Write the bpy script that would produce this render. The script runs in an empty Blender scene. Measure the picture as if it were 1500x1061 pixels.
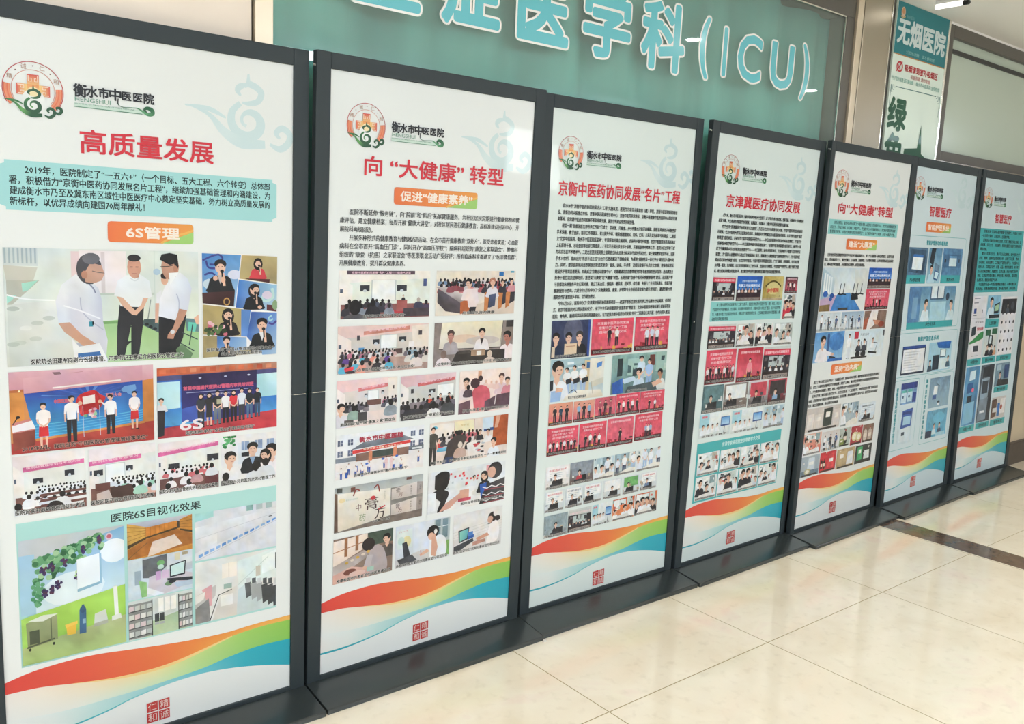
import bpy, math, random
from mathutils import Matrix, Vector

# ------------------------------------------------------------------ camera
scene = bpy.context.scene
COL = scene.collection
YAW, PITCH, ROLL, FPX, CAMH = 0.685666, 0.151374, 0.045370, 1282.775, 1.42151
cam_data = bpy.data.cameras.new('camera')
cam_data.sensor_fit = 'HORIZONTAL'; cam_data.sensor_width = 36.0
cam_data.lens = FPX / 1500 * 36.0
cam_data.clip_start = 0.02; cam_data.clip_end = 100
cam = bpy.data.objects.new('camera', cam_data); COL.objects.link(cam)
fw = Vector((math.sin(YAW)*math.cos(PITCH), math.cos(YAW)*math.cos(PITCH), -math.sin(PITCH)))
rt = Vector((math.cos(YAW), -math.sin(YAW), 0)); up = rt.cross(fw)
r2 = math.cos(ROLL)*rt + math.sin(ROLL)*up; u2 = -math.sin(ROLL)*rt + math.cos(ROLL)*up
M = Matrix((r2, u2, -fw)).transposed().to_4x4(); M.translation = Vector((0, 0, CAMH))
cam.matrix_world = M
scene.camera = cam

# ------------------------------------------------------------------ exposure, world, light levels
scene.view_settings.view_transform = 'Standard'; scene.view_settings.look = 'None'
scene.view_settings.gamma = 1.0; scene.view_settings.use_curve_mapping = False
scene.view_settings.exposure = 0.66
scene.cycles.use_denoising = True
scene.cycles.max_bounces = 8; scene.cycles.diffuse_bounces = 4; scene.cycles.glossy_bounces = 4
scene.cycles.caustics_reflective = False; scene.cycles.caustics_refractive = False
world = bpy.data.worlds.new('world'); scene.world = world; world.use_nodes = True
world.node_tree.nodes['Background'].inputs[0].default_value = (0.9, 0.95, 1.0, 1)
world.node_tree.nodes['Background'].inputs[1].default_value = 0.4
# unseen ceiling panels added to light the corridor: x, y, strength, length (x), width (y)
ADDED_LAMPS = [(-1.4, 0.55, 19.0), (-1.2, -1.35, 22.0), (0.9, -1.35, 30.0), (3.2, -1.35, 32.0), (5.6, -1.35, 20.0), (9.1, -0.25, 11.0)]
SPOTS = [(4.27, 1.06, 120.0), (6.25, 0.60, 120.0)]
CEIL = 2.60

# ------------------------------------------------------------------ helpers
def lin(h, k=1.0):
    h = h.lstrip('#')
    o = []
    for i in (0, 2, 4):
        c = int(h[i:i+2], 16)/255
        o.append((c/12.92 if c <= 0.04045 else ((c+0.055)/1.055)**2.4)*k)
    return tuple(o)

def mat(name, col, rough=0.5, metal=0.0, spec=0.5, emit=None, bump=None, coat=0.0, vary=None):
    m = bpy.data.materials.new(name); m.use_nodes = True
    nt = m.node_tree; b = nt.nodes['Principled BSDF']
    c = lin(col) if isinstance(col, str) else col
    b.inputs['Base Color'].default_value = (*c, 1)
    b.inputs['Roughness'].default_value = rough; b.inputs['Metallic'].default_value = metal
    b.inputs['Specular IOR Level'].default_value = spec
    b.inputs['Coat Weight'].default_value = coat; b.inputs['Coat Roughness'].default_value = 0.04
    if emit: b.inputs['Emission Color'].default_value = (*emit[0], 1); b.inputs['Emission Strength'].default_value = emit[1]
    tc = nt.nodes.new('ShaderNodeTexCoord')
    if bump:
        mp = nt.nodes.new('ShaderNodeMapping'); mp.inputs['Scale'].default_value = bump[2] if len(bump) > 2 else (1, 1, 1)
        nz = nt.nodes.new('ShaderNodeTexNoise'); nz.inputs['Scale'].default_value = bump[0]; nz.inputs['Detail'].default_value = 3
        bp = nt.nodes.new('ShaderNodeBump'); bp.inputs['Strength'].default_value = bump[1]; bp.inputs['Distance'].default_value = 0.01
        nt.links.new(tc.outputs['Object'], mp.inputs['Vector']); nt.links.new(mp.outputs[0], nz.inputs['Vector'])
        nt.links.new(nz.outputs[0], bp.inputs['Height']); nt.links.new(bp.outputs[0], b.inputs['Normal'])
        if coat: nt.links.new(bp.outputs[0], b.inputs['Coat Normal'])
    if vary:
        mp = nt.nodes.new('ShaderNodeMapping'); mp.inputs['Scale'].default_value = vary[2] if len(vary) > 2 else (1, 1, 1)
        nz = nt.nodes.new('ShaderNodeTexNoise'); nz.inputs['Scale'].default_value = vary[0]; nz.inputs['Detail'].default_value = 4
        rp = nt.nodes.new('ShaderNodeValToRGB')
        rp.color_ramp.elements[0].position = 0.3; rp.color_ramp.elements[1].position = 0.7
        rp.color_ramp.elements[0].color = (*[x*(1-vary[1]) for x in c], 1); rp.color_ramp.elements[1].color = (*[min(1, x*(1+vary[1])) for x in c], 1)
        nt.links.new(tc.outputs['Object'], mp.inputs['Vector']); nt.links.new(mp.outputs[0], nz.inputs['Vector'])
        nt.links.new(nz.outputs[0], rp.inputs[0]); nt.links.new(rp.outputs[0], b.inputs['Base Color'])
    return m

class MB:
    """collects boxes, prisms and lathes into one mesh"""
    def __init__(s): s.v = []; s.f = []
    def box(s, x0, x1, y0, y1, z0, z1):
        n = len(s.v)
        s.v += [(x, y, z) for z in (z0, z1) for x, y in ((x0, y0), (x1, y0), (x1, y1), (x0, y1))]
        s.f += [tuple(n+i for i in q) for q in ((3, 2, 1, 0), (4, 5, 6, 7), (0, 1, 5, 4), (1, 2, 6, 5), (2, 3, 7, 6), (3, 0, 4, 7))]
        return s
    def prism_x(s, prof, x0, x1):
        """profile of (y, z) points, counter-clockwise seen from -x... extruded along x"""
        n = len(s.v); k = len(prof)
        s.v += [(x0, y, z) for y, z in prof] + [(x1, y, z) for y, z in prof]
        s.f += [tuple(n+i for i in range(k)), tuple(n+k+i for i in reversed(range(k)))]
        s.f += [(n+i, n+k+i, n+k+(i+1) % k, n+(i+1) % k) for i in range(k)]
        return s
    def prism_z(s, prof, z0, z1):
        n = len(s.v); k = len(prof)
        s.v += [(x, y, z0) for x, y in prof] + [(x, y, z1) for x, y in prof]
        s.f += [tuple(n+i for i in reversed(range(k))), tuple(n+k+i for i in range(k))]
        s.f += [(n+i, n+(i+1) % k, n+k+(i+1) % k, n+k+i) for i in range(k)]
        return s
    def lathe(s, c, axis, prof, seg=20):
        """prof: (radius, offset along axis)"""
        ax = Vector(axis).normalized(); a = ax.orthogonal().normalized(); b = ax.cross(a); c = Vector(c)
        n = len(s.v)
        for r, t in prof:
            for i in range(seg):
                w = 2*math.pi*i/seg
                s.v.append(tuple(c + ax*t + (a*math.cos(w)+b*math.sin(w))*r))
        for j in range(len(prof)-1):
            for i in range(seg):
                i2 = (i+1) % seg
                s.f.append((n+j*seg+i, n+j*seg+i2, n+(j+1)*seg+i2, n+(j+1)*seg+i))
        s.f.append(tuple(n+i for i in reversed(range(seg)))); s.f.append(tuple(n+(len(prof)-1)*seg+i for i in range(seg)))
        return s
    def build(s, name, m, parent=None, bevel=0.0, smooth=False):
        me = bpy.data.meshes.new(name); me.from_pydata(s.v, [], s.f); me.update()
        if m: me.materials.append(m)
        if smooth:
            for p in me.polygons: p.use_smooth = True
        o = bpy.data.objects.new(name, me); COL.objects.link(o)
        if parent: o.parent = parent
        if bevel:
            bv = o.modifiers.new('bevel', 'BEVEL'); bv.width = bevel; bv.segments = 2; bv.limit_method = 'ANGLE'
        return o

def tag(o, label, cat, group=None):
    o['label'] = label; o['category'] = cat
    if group: o['group'] = group
    return o
def struct(o): o['kind'] = 'structure'; return o
def empty(name, loc, rz=0.0):
    o = bpy.data.objects.new(name, None); COL.objects.link(o); o.empty_display_size = 0.1
    o.location = loc; o.rotation_euler = (0, 0, rz); return o

# ------------------------------------------------------------------ printed artwork
def print_mat(name, rough, coat, bump):
    m = mat(name, '#ffffff', rough=rough, spec=0.28, bump=bump, coat=coat)
    nt = m.node_tree; a = nt.nodes.new('ShaderNodeAttribute'); a.attribute_name = 'ink'
    nt.links.new(a.outputs['Color'], nt.nodes['Principled BSDF'].inputs['Base Color'])
    return m
INK_GAIN = 0.76
def ink(c):
    return lin(c, INK_GAIN) if isinstance(c, str) else c

_gc = {}
def glyphs(s, bold):
    """text outline as triangles in em units"""
    k = (s, bold)
    if k in _gc: return _gc[k]
    cu = bpy.data.curves.new('tmp', 'FONT'); cu.body = s; cu.size = 1.0; cu.resolution_u = 3 if len(s) < 14 else 1; cu.offset = bold
    ob = bpy.data.objects.new('tmp', cu); COL.objects.link(ob)
    dg = bpy.context.evaluated_depsgraph_get()
    me = bpy.data.meshes.new_from_object(ob.evaluated_get(dg), depsgraph=dg)
    v = [(p.co.x, p.co.y) for p in me.vertices]; f = [tuple(p.vertices) for p in me.polygons]
    bpy.data.objects.remove(ob); bpy.data.curves.remove(cu); bpy.data.meshes.remove(me)
    _gc[k] = (v, f); return _gc[k]

def crom(pts, n=6):
    """smooth a list of tuples (Catmull-Rom)"""
    out = []; P = [pts[0]] + list(pts) + [pts[-1]]
    for i in range(1, len(P)-2):
        p0, p1, p2, p3 = P[i-1:i+3]
        for j in range(n):
            t = j/n
            out.append(tuple(0.5*((2*b)+(-a+c)*t+(2*a-5*b+4*c-d)*t*t+(-a+3*b-3*c+d)*t**3) for a, b, c, d in zip(p0, p1, p2, p3)))
    out.append(tuple(pts[-1])); return out

class Art:
    """flat printed shapes on a sheet; u to the right, v down (metres), inside the rectangle fr"""
    EPS = 4e-6
    def __init__(s, fr=(0, 0, 1, 1), level=0, clip=True, seed=1):
        s.photo = clip; s.ns = seed*17
        s.fr = fr; s.asp = (fr[2]-fr[0])/(fr[3]-fr[1]); s.v = []; s.f = []; s.c = []; s.k = 0; s.level = level; s.clip = clip
        s.R = random.Random(seed)
    def to(s, x, y): return s.fr[0]+x*(s.fr[2]-s.fr[0]), s.fr[1]+y*(s.fr[3]-s.fr[1])
    def noise(s, x, y, f, k):
        """smooth value noise, -1..1"""
        x *= f*s.asp; y *= f; i, j = math.floor(x), math.floor(y); p, q = x-i, y-j; p = p*p*(3-2*p); q = q*q*(3-2*q)
        def h(a, b):
            n = (a*374761393+b*668265263+(k+s.ns)*69069) & 0xffffffff; n = ((n ^ (n >> 13))*1274126177) & 0xffffffff
            return ((n ^ (n >> 16)) & 0xffff)/32767.5-1
        return (h(i, j)*(1-p)+h(i+1, j)*p)*(1-q)+(h(i, j+1)*(1-p)+h(i+1, j+1)*p)*q
    def _tone(s, x, y, c):
        """the uneven tones of a photographic print"""
        m = 1.0 if sum(c) < .9 else .32
        g = 1+m*(.20*s.noise(x, y, 5, 1)+.16*s.noise(x, y, 13, 2)+.10*s.noise(x, y, 23, 5)); t = .05*s.noise(x, y, 7, 3); u = .05*s.noise(x, y, 9, 4)
        return tuple(min(.92, max(.004, q*g*w+.006*(g-1))) for q, w in zip(c, (1+t, 1, 1-t+u)))
    def _cells(s, P):
        g = 1/22; gx = g/s.asp
        xs = [p[0][0] for p in P]; ys = [p[0][1] for p in P]
        for i in range(int(min(xs)/gx), int(max(xs)/gx-1e-9)+1):
            C = s._clip(P, ((0, i*gx, 1), (0, (i+1)*gx, -1)))
            if len(C) < 3: continue
            for j in range(int(min(ys)/g), int(max(ys)/g-1e-9)+1):
                D = s._clip(C, ((1, j*g, 1), (1, (j+1)*g, -1)))
                if len(D) >= 3: yield D
    def _clip(s, P, planes=((0, 0.0, 1), (0, 1.0, -1), (1, 0.0, 1), (1, 1.0, -1))):
        for ax, lim, sg in planes:
            Q = []
            for i, (p, c) in enumerate(P):
                q, d = P[i-1]; ip = sg*(p[ax]-lim) >= 0; iq = sg*(q[ax]-lim) >= 0
                if ip != iq:
                    t = (lim-q[ax])/(p[ax]-q[ax])
                    Q.append(((q[0]+(p[0]-q[0])*t, q[1]+(p[1]-q[1])*t), tuple(a+(b-a)*t for a, b in zip(d, c))))
                if ip: Q.append((p, c))
            P = Q
            if len(P) < 3: return []
        return P
    def poly(s, pts, col):
        cols = [ink(c) for c in col] if isinstance(col, list) else [ink(col)]*len(pts)
        P = list(zip([tuple(p) for p in pts], cols))
        if s.clip and any(not (0 <= p[0] <= 1 and 0 <= p[1] <= 1) for p in pts): P = s._clip(P)
        if len(P) < 3: return s
        s.k += 1; d = s.k*s.EPS
        ar = sum(P[i-1][0][0]*P[i][0][1]-P[i][0][0]*P[i-1][0][1] for i in range(len(P)))
        if ar > 0: P = P[::-1]
        for Q in (s._cells(P) if s.photo else (P,)):
            n = len(s.v)
            for p, c in Q:
                u, v = s.to(*p); s.v.append((u, v, d)); s.c.append(s._tone(p[0], p[1], c) if s.photo else c)
            s.f.append(tuple(range(n, n+len(Q))))
        return s
    def clutter(s, n, x0, y0, x1, y1, cols, size=.05):
        for _ in range(n):
            x, y = s.R.uniform(x0, x1), s.R.uniform(y0, y1); w, h = size*s.R.uniform(.3, 1.3)/s.asp, size*s.R.uniform(.3, 1.3)
            s.poly([(x-w, y-h), (x+w, y-h*s.R.uniform(.6, 1)), (x+w*s.R.uniform(.6, 1), y+h), (x-w, y+h)], s.R.choice(cols))
        return s
    def rect(s, x0, y0, x1, y1, col): return s.poly([(x0, y0), (x1, y0), (x1, y1), (x0, y1)], col)
    def vgrad(s, x0, y0, x1, y1, a, b): return s.rect(x0, y0, x1, y1, [a, a, b, b])
    def el(s, x, y, rx, ry=None, col='#000000', rot=0.0, n=14, a0=0.0, a1=None):
        if ry is None: ry = rx; rx = rx/s.asp
        c, q = math.cos(rot), math.sin(rot); pts = []
        m = n if a1 is None else n+1
        for i in range(m):
            w = a0+(2*math.pi*i/n if a1 is None else (a1-a0)*i/n)
            X, Y = rx*s.asp*math.cos(w), ry*math.sin(w)
            pts.append((x+(X*c-Y*q)/s.asp, y+X*q+Y*c))
        return s.poly(pts, col)
    def stroke(s, pts, w, col, smooth=True, cols=None):
        """ribbon along pts; w a width or list of widths (in y units)"""
        if not isinstance(w, (list, tuple)): w = [w]*len(pts)
        P = [(x*s.asp, y, ww) for (x, y), ww in zip(pts, w)]
        if smooth and len(P) > 2: P = crom(P, 6)
        L, R = [], []
        for i, p in enumerate(P):
            a = P[max(0, i-1)]; b = P[min(len(P)-1, i+1)]
            dx, dy = b[0]-a[0], b[1]-a[1]; l = math.hypot(dx, dy) or 1
            nx, ny = -dy/l*max(p[2], 1e-5)/2, dx/l*max(p[2], 1e-5)/2
            L.append(((p[0]+nx)/s.asp, p[1]+ny)); R.append(((p[0]-nx)/s.asp, p[1]-ny))
        n = len(P)-1; k0 = s.k
        for i in range(n):
            s.k = k0
            if cols:
                t0, t1 = i/n, (i+1)/n; A = [ink(c) for c in cols]
                def cc(t):
                    t = t*(len(A)-1); j = min(int(t), len(A)-2); t -= j
                    return tuple(a+(b-a)*t for a, b in zip(A[j], A[j+1]))
                s.poly([L[i], L[i+1], R[i+1], R[i]], [cc(t0), cc(t1), cc(t1), cc(t0)])
            else: s.poly([L[i], L[i+1], R[i+1], R[i]], col)
        s.k = k0+1; return s
    def text(s, t, x0, yc, em, col, x1=None, bold=0.0, xs=1.0, up=False, rot=0.0):
        """one line; yc is the middle of the line, em the letter height in y units; ink spans x0..x1 when x1 is given"""
        v, f = glyphs(t, 0.0)
        if not v: return s
        a, b = min(p[0] for p in v), max(p[0] for p in v)
        kx = (x1-x0)/(b-a) if x1 is not None else em/s.asp*xs
        s.k += 1; d = s.k*s.EPS; cc = ink(col); cr, sr = math.cos(rot), math.sin(rot)
        # heavier strokes: the outline laid down again, shifted by the extra stroke width
        nd = 0 if bold <= 0 else 2 if bold < 0.016 else 4 if bold < 0.03 else 8
        for j in range(max(1, nd)):
            w = math.pi*2*j/max(1, nd)+(math.pi/4 if nd == 4 else 0); ox, oy = (bold*math.cos(w)*(1.2 if nd == 4 else 1), bold*math.sin(w)*(1.2 if nd == 4 else 1)) if nd else (0, 0)
            n = len(s.v); s.k += 0.5; d = s.k*s.EPS
            for px, py in v:
                X, Y = (px-a)*kx*s.asp+ox*em, -(py-0.37+oy)*em
                if rot: X, Y = X*cr-Y*sr, X*sr+Y*cr
                u, q = s.to(x0+X/s.asp, yc+Y); s.v.append((u, q, d)); s.c.append(cc)
            s.f += [tuple(n+i for i in p) for p in f]
        return s
    def otext(s, t, x0, yc, em, x1=None, col='#141414', halo='#f4f2ee', **k):
        """dark lettering with a pale outline, the caption style of the boards"""
        s.text(t, x0, yc, em, halo, x1, bold=0.06, **k); return s.text(t, x0, yc, em, col, x1, bold=0.028, **k)
    def vtext(s, t, x, y0, y1, em, col, bold=0.02):
        n = len(t)
        for i, ch in enumerate(t):
            if ch.strip(): s.text(ch, x-em/s.asp*0.45, y0+(y1-y0)*(i+0.5)/n, em, col, x+em/s.asp*0.45, bold=bold)
        return s
    # -- people in the printed photographs
    def head(s, x, y, r, skin='#e6bca6', hair='#1e1b1d', face=True, long=False, turn=0.0):
        if long: s.el(x, y+r*0.35, r*1.18/s.asp, r*1.45, hair)
        s.el(x, y, r*0.84/s.asp, r*1.06, skin)
        s.el(x+turn*r*0.1/s.asp, y-r*0.42, r*0.95/s.asp, r*0.72, hair)
        if face:
            s.el(x+turn*r*0.35/s.asp, y+r*0.08, r*0.62/s.asp, r*0.55, skin)
            if r*(s.fr[3]-s.fr[1]) > 0.004:
                for q in (-1, 1): s.el(x+(turn*0.35+q*0.28)*r/s.asp, y+r*0.0, r*0.11/s.asp, r*0.06, '#3a2a28')
                s.rect(x+(turn*0.35-0.2)*r/s.asp, y+r*0.5, x+(turn*0.35+0.2)*r/s.asp, y+r*0.57, '#a8605a')
        return s
    def fig(s, x, yb, h, top='#f2efee', bot='#26262e', hair='#1e1b1d', skin='#e6bca6', long=False, skirt=False, arms=0, w=1.0, turn=0.0):
        u = h/s.asp*w; Y = lambda t: yb-h*t
        if skirt:
            for q in (-1, 1): s.poly([(x+q*.055*u-.028*u, Y(.28)), (x+q*.055*u+.028*u, Y(.28)), (x+q*.05*u+.018*u, Y(.02)), (x+q*.05*u-.018*u, Y(.02))], skin)
            s.poly([(x-.085*u, Y(.53)), (x+.085*u, Y(.53)), (x+.1*u, Y(.27)), (x-.1*u, Y(.27))], bot)
        else:
            for q in (-1, 1): s.poly([(x+q*.05*u-.052*u, Y(.52)), (x+q*.05*u+.052*u, Y(.52)), (x+q*.06*u+.035*u, Y(.03)), (x+q*.06*u-.035*u, Y(.03))], bot)
        for q in (-1, 1): s.el(x+q*.06*u, Y(.015), .045*u, .016*h, '#1a1718')
        s.poly([(x-.03*u, Y(.9)), (x+.03*u, Y(.9)), (x+.03*u, Y(.8)), (x-.03*u, Y(.8))], skin)
        s.poly([(x-.05*u, Y(.845)), (x+.05*u, Y(.845)), (x+.112*u, Y(.81)), (x+.092*u, Y(.62)), (x+.084*u, Y(.49)), (x-.084*u, Y(.49)), (x-.092*u, Y(.62)), (x-.112*u, Y(.81))], top)
        for q in (-1, 1):
            if arms == 0:   # hands clasped in front
                s.poly([(x+q*.09*u, Y(.82)), (x+q*.128*u, Y(.79)), (x+q*.14*u, Y(.66)), (x+q*.10*u, Y(.65))], top)
                s.poly([(x+q*.103*u, Y(.655)), (x+q*.138*u, Y(.66)), (x+q*.125*u, Y(.575)), (x+q*.02*u, Y(.47)), (x-q*.01*u, Y(.50)), (x+q*.09*u, Y(.575))], skin)
            elif arms == 1:  # hanging
                s.poly([(x+q*.09*u, Y(.82)), (x+q*.13*u, Y(.79)), (x+q*.145*u, Y(.62)), (x+q*.105*u, Y(.62))], top)
                s.poly([(x+q*.108*u, Y(.62)), (x+q*.142*u, Y(.62)), (x+q*.14*u, Y(.44)), (x+q*.112*u, Y(.44))], skin)
        return s.head(x, Y(.93), .068*h*max(w, .9), skin, hair, long=long, turn=turn)
    def bust(s, x, yb, h, top='#1f2024', hair='#1e1b1d', skin='#e6bca6', long=False, mic=False, turn=0.0, collar=None):
        u = h/s.asp; Y = lambda t: yb-h*t
        s.poly([(x-.08*u, Y(.62)), (x+.08*u, Y(.62)), (x+.1*u, Y(.4)), (x-.1*u, Y(.4))], skin)
        s.poly(crom([(x-.1*u, Y(.52)), (x-.3*u, Y(.44)), (x-.38*u, Y(.2)), (x-.4*u, Y(0)), (x+.4*u, Y(0)), (x+.38*u, Y(.2)), (x+.3*u, Y(.44)), (x+.1*u, Y(.52)), (x, Y(.4))], 3), top)
        if collar: s.poly([(x-.1*u, Y(.53)), (x+.1*u, Y(.53)), (x, Y(.25))], collar)
        s.head(x, Y(.79), .2*h, skin, hair, long=long, turn=turn)
        if mic:
            s.poly([(x+.04*u, Y(.6)), (x+.12*u, Y(.6)), (x+.16*u, Y(.2)), (x+.08*u, Y(.2))], skin)
            s.stroke([(x+.07*u, Y(.36)), (x+.05*u, Y(.62))], .05*h, '#16161a'); s.el(x+.05*u, Y(.65), .06*u, .055*h, '#16161a')
        return s
    def back(s, x, y, r, top, hair='#1f1b1e'):
        """someone seen from behind: shoulders and the back of a head"""
        s.poly(crom([(x-.5*r/s.asp, y+.7*r), (x-1.6*r/s.asp, y+1.3*r), (x-1.9*r/s.asp, y+3.2*r), (x+1.9*r/s.asp, y+3.2*r), (x+1.6*r/s.asp, y+1.3*r), (x+.5*r/s.asp, y+.7*r)], 3), top)
        return s.el(x, y, r*.74/s.asp, r*.86, hair)
    def crowd(s, x0, x1, y0, y1, r0, r1, rows, tops, hairs=('#1f1b1e', '#2a2527', '#191719'), fill=1.0):
        for i in range(rows):
            t = i/max(1, rows-1); y = y0+(y1-y0)*t; r = r0+(r1-r0)*t; st = 2.7*r/s.asp/fill; x = x0+s.R.random()*st
            while x < x1:
                s.back(x+s.R.uniform(-.2, .2)*st, y+s.R.uniform(-.5, .5)*r, r*s.R.uniform(.85, 1.12), s.R.choice(tops), s.R.choice(hairs)); x += st
        return s
    def lines(s, x0, x1, y0, n, dy, em, col, words):
        """rows of lettering on a printed backdrop"""
        for i in range(n):
            t = words[i % len(words)]; s.text(t, x0+(0.04 if i else 0), y0+i*dy, em, col, x1-(0.04 if i else 0), bold=0.02)
        return s
    def build(s, name, m, parent, H, label=None):
        me = bpy.data.meshes.new(name); d0 = 0.0004+0.0009*s.level
        me.from_pydata([(u, -d0-d, H-v) for u, v, d in s.v], [], s.f); me.update()
        at = me.attributes.new('ink', 'FLOAT_COLOR', 'POINT')
        at.data.foreach_set('color', [x for c in s.c for x in (*c, 1.0)])
        me.materials.append(m)
        o = bpy.data.objects.new(name, me); COL.objects.link(o); o.parent = parent
        if label: o['label'] = label
        return o

# ------------------------------------------------------------------ materials
M_FRAME = mat('slate_powder_coat', (0.029, 0.038, 0.042), rough=0.5, spec=0.28, bump=(900, 0.06))
M_FOOT = mat('slate_sheet_steel', (0.033, 0.038, 0.037), rough=0.20, spec=0.5, bump=(300, 0.02))
M_BACK = mat('dark_back_sheet', '#3a3f42', rough=0.6)
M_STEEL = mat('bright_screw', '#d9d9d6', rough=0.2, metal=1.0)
M_PRINT = print_mat('printed_film', 0.32, 0.22, (5.0, 0.05, (1, 1, 0.5)))
M_SIGNPRINT = print_mat('printed_board', 0.35, 0.1, None)
M_WALL = mat('cream_paint', '#ebdccd', rough=0.6, vary=(2.0, 0.02))
M_SHADE = mat('taupe_paint', '#8d8578', rough=0.7)
M_PLAIN = mat('white_paint', '#ecebe8', rough=0.6)
M_WALLTILE = mat('beige_wall_tile', '#b9a98f', rough=0.35, vary=(3.0, 0.06))
M_CEIL = mat('ceiling_plaster', '#f4f1ec', rough=0.8, vary=(1.2, 0.02))
M_CREAM_METAL = mat('champagne_metal', (0.68, 0.58, 0.44), rough=0.35, metal=0.6)
M_BRUSHED = mat('brushed_champagne_steel', (0.42, 0.37, 0.29), rough=0.33, metal=0.9, bump=(60, 0.05, (1, 1, 0.02)))
M_BRONZE = mat('dark_bronze_metal', (0.14, 0.13, 0.115), rough=0.4, metal=0.6)
M_EDGE = mat('polished_edge', (0.85, 0.83, 0.78), rough=0.2, metal=1.0)
M_SKIRT = mat('dark_brown_stone', '#3a302c', rough=0.3, vary=(30, 0.2))
M_STRIPE = mat('dark_brown_marble', '#6a5546', rough=0.12, vary=(18, 0.22))
M_LAMPCASE = mat('lamp_white_enamel', '#e9e8e4', rough=0.4)
M_BLACK = mat('black_plastic', '#1c1c1a', rough=0.4)
M_SCRAP = mat('white_scrap', '#e6ded2', rough=0.7)

def emit_mat(name, col, st):
    return mat(name, '#ffffff', rough=0.5, emit=(col, st))

def glass_mat(name, tint, refl_rough=0.02, alpha=0.0):
    """thin pane: fresnel reflection over clear (or lightly frosted) body"""
    m = bpy.data.materials.new(name); m.use_nodes = True; nt = m.node_tree
    for n in list(nt.nodes): nt.nodes.remove(n)
    out = nt.nodes.new('ShaderNodeOutputMaterial'); mx = nt.nodes.new('ShaderNodeMixShader'); fr = nt.nodes.new('ShaderNodeFresnel'); fr.inputs[0].default_value = 1.5
    ge = nt.nodes.new('ShaderNodeNewGeometry'); io = nt.nodes.new('ShaderNodeMix'); io.inputs[2].default_value = 1.5; io.inputs[3].default_value = 1/1.5
    nt.links.new(ge.outputs['Backfacing'], io.inputs[0]); nt.links.new(io.outputs[0], fr.inputs[0])
    tr = nt.nodes.new('ShaderNodeBsdfTransparent'); tr.inputs[0].default_value = (*tint, 1)
    gl = nt.nodes.new('ShaderNodeBsdfGlossy'); gl.inputs['Roughness'].default_value = refl_rough
    df = nt.nodes.new('ShaderNodeBsdfDiffuse'); df.inputs[0].default_value = (*tint, 1); m2 = nt.nodes.new('ShaderNodeMixShader'); m2.inputs[0].default_value = alpha
    nt.links.new(tr.outputs[0], m2.inputs[1]); nt.links.new(df.outputs[0], m2.inputs[2])
    nt.links.new(fr.outputs[0], mx.inputs[0]); nt.links.new(m2.outputs[0], mx.inputs[1]); nt.links.new(gl.outputs[0], mx.inputs[2]); nt.links.new(mx.outputs[0], out.inputs[0])
    return m
M_PANE = glass_mat('clear_pane', (0.90, 0.97, 0.94), 0.02, 0.06)
M_PANE2 = glass_mat('frosted_pane', (0.60, 0.68, 0.58), 0.18, 0.75)
M_CURTAIN = mat('teal_curtain_cloth', '#7cbcb8', rough=0.85, vary=(2.6, 0.22, (2.2, 1, 0.12)))

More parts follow.
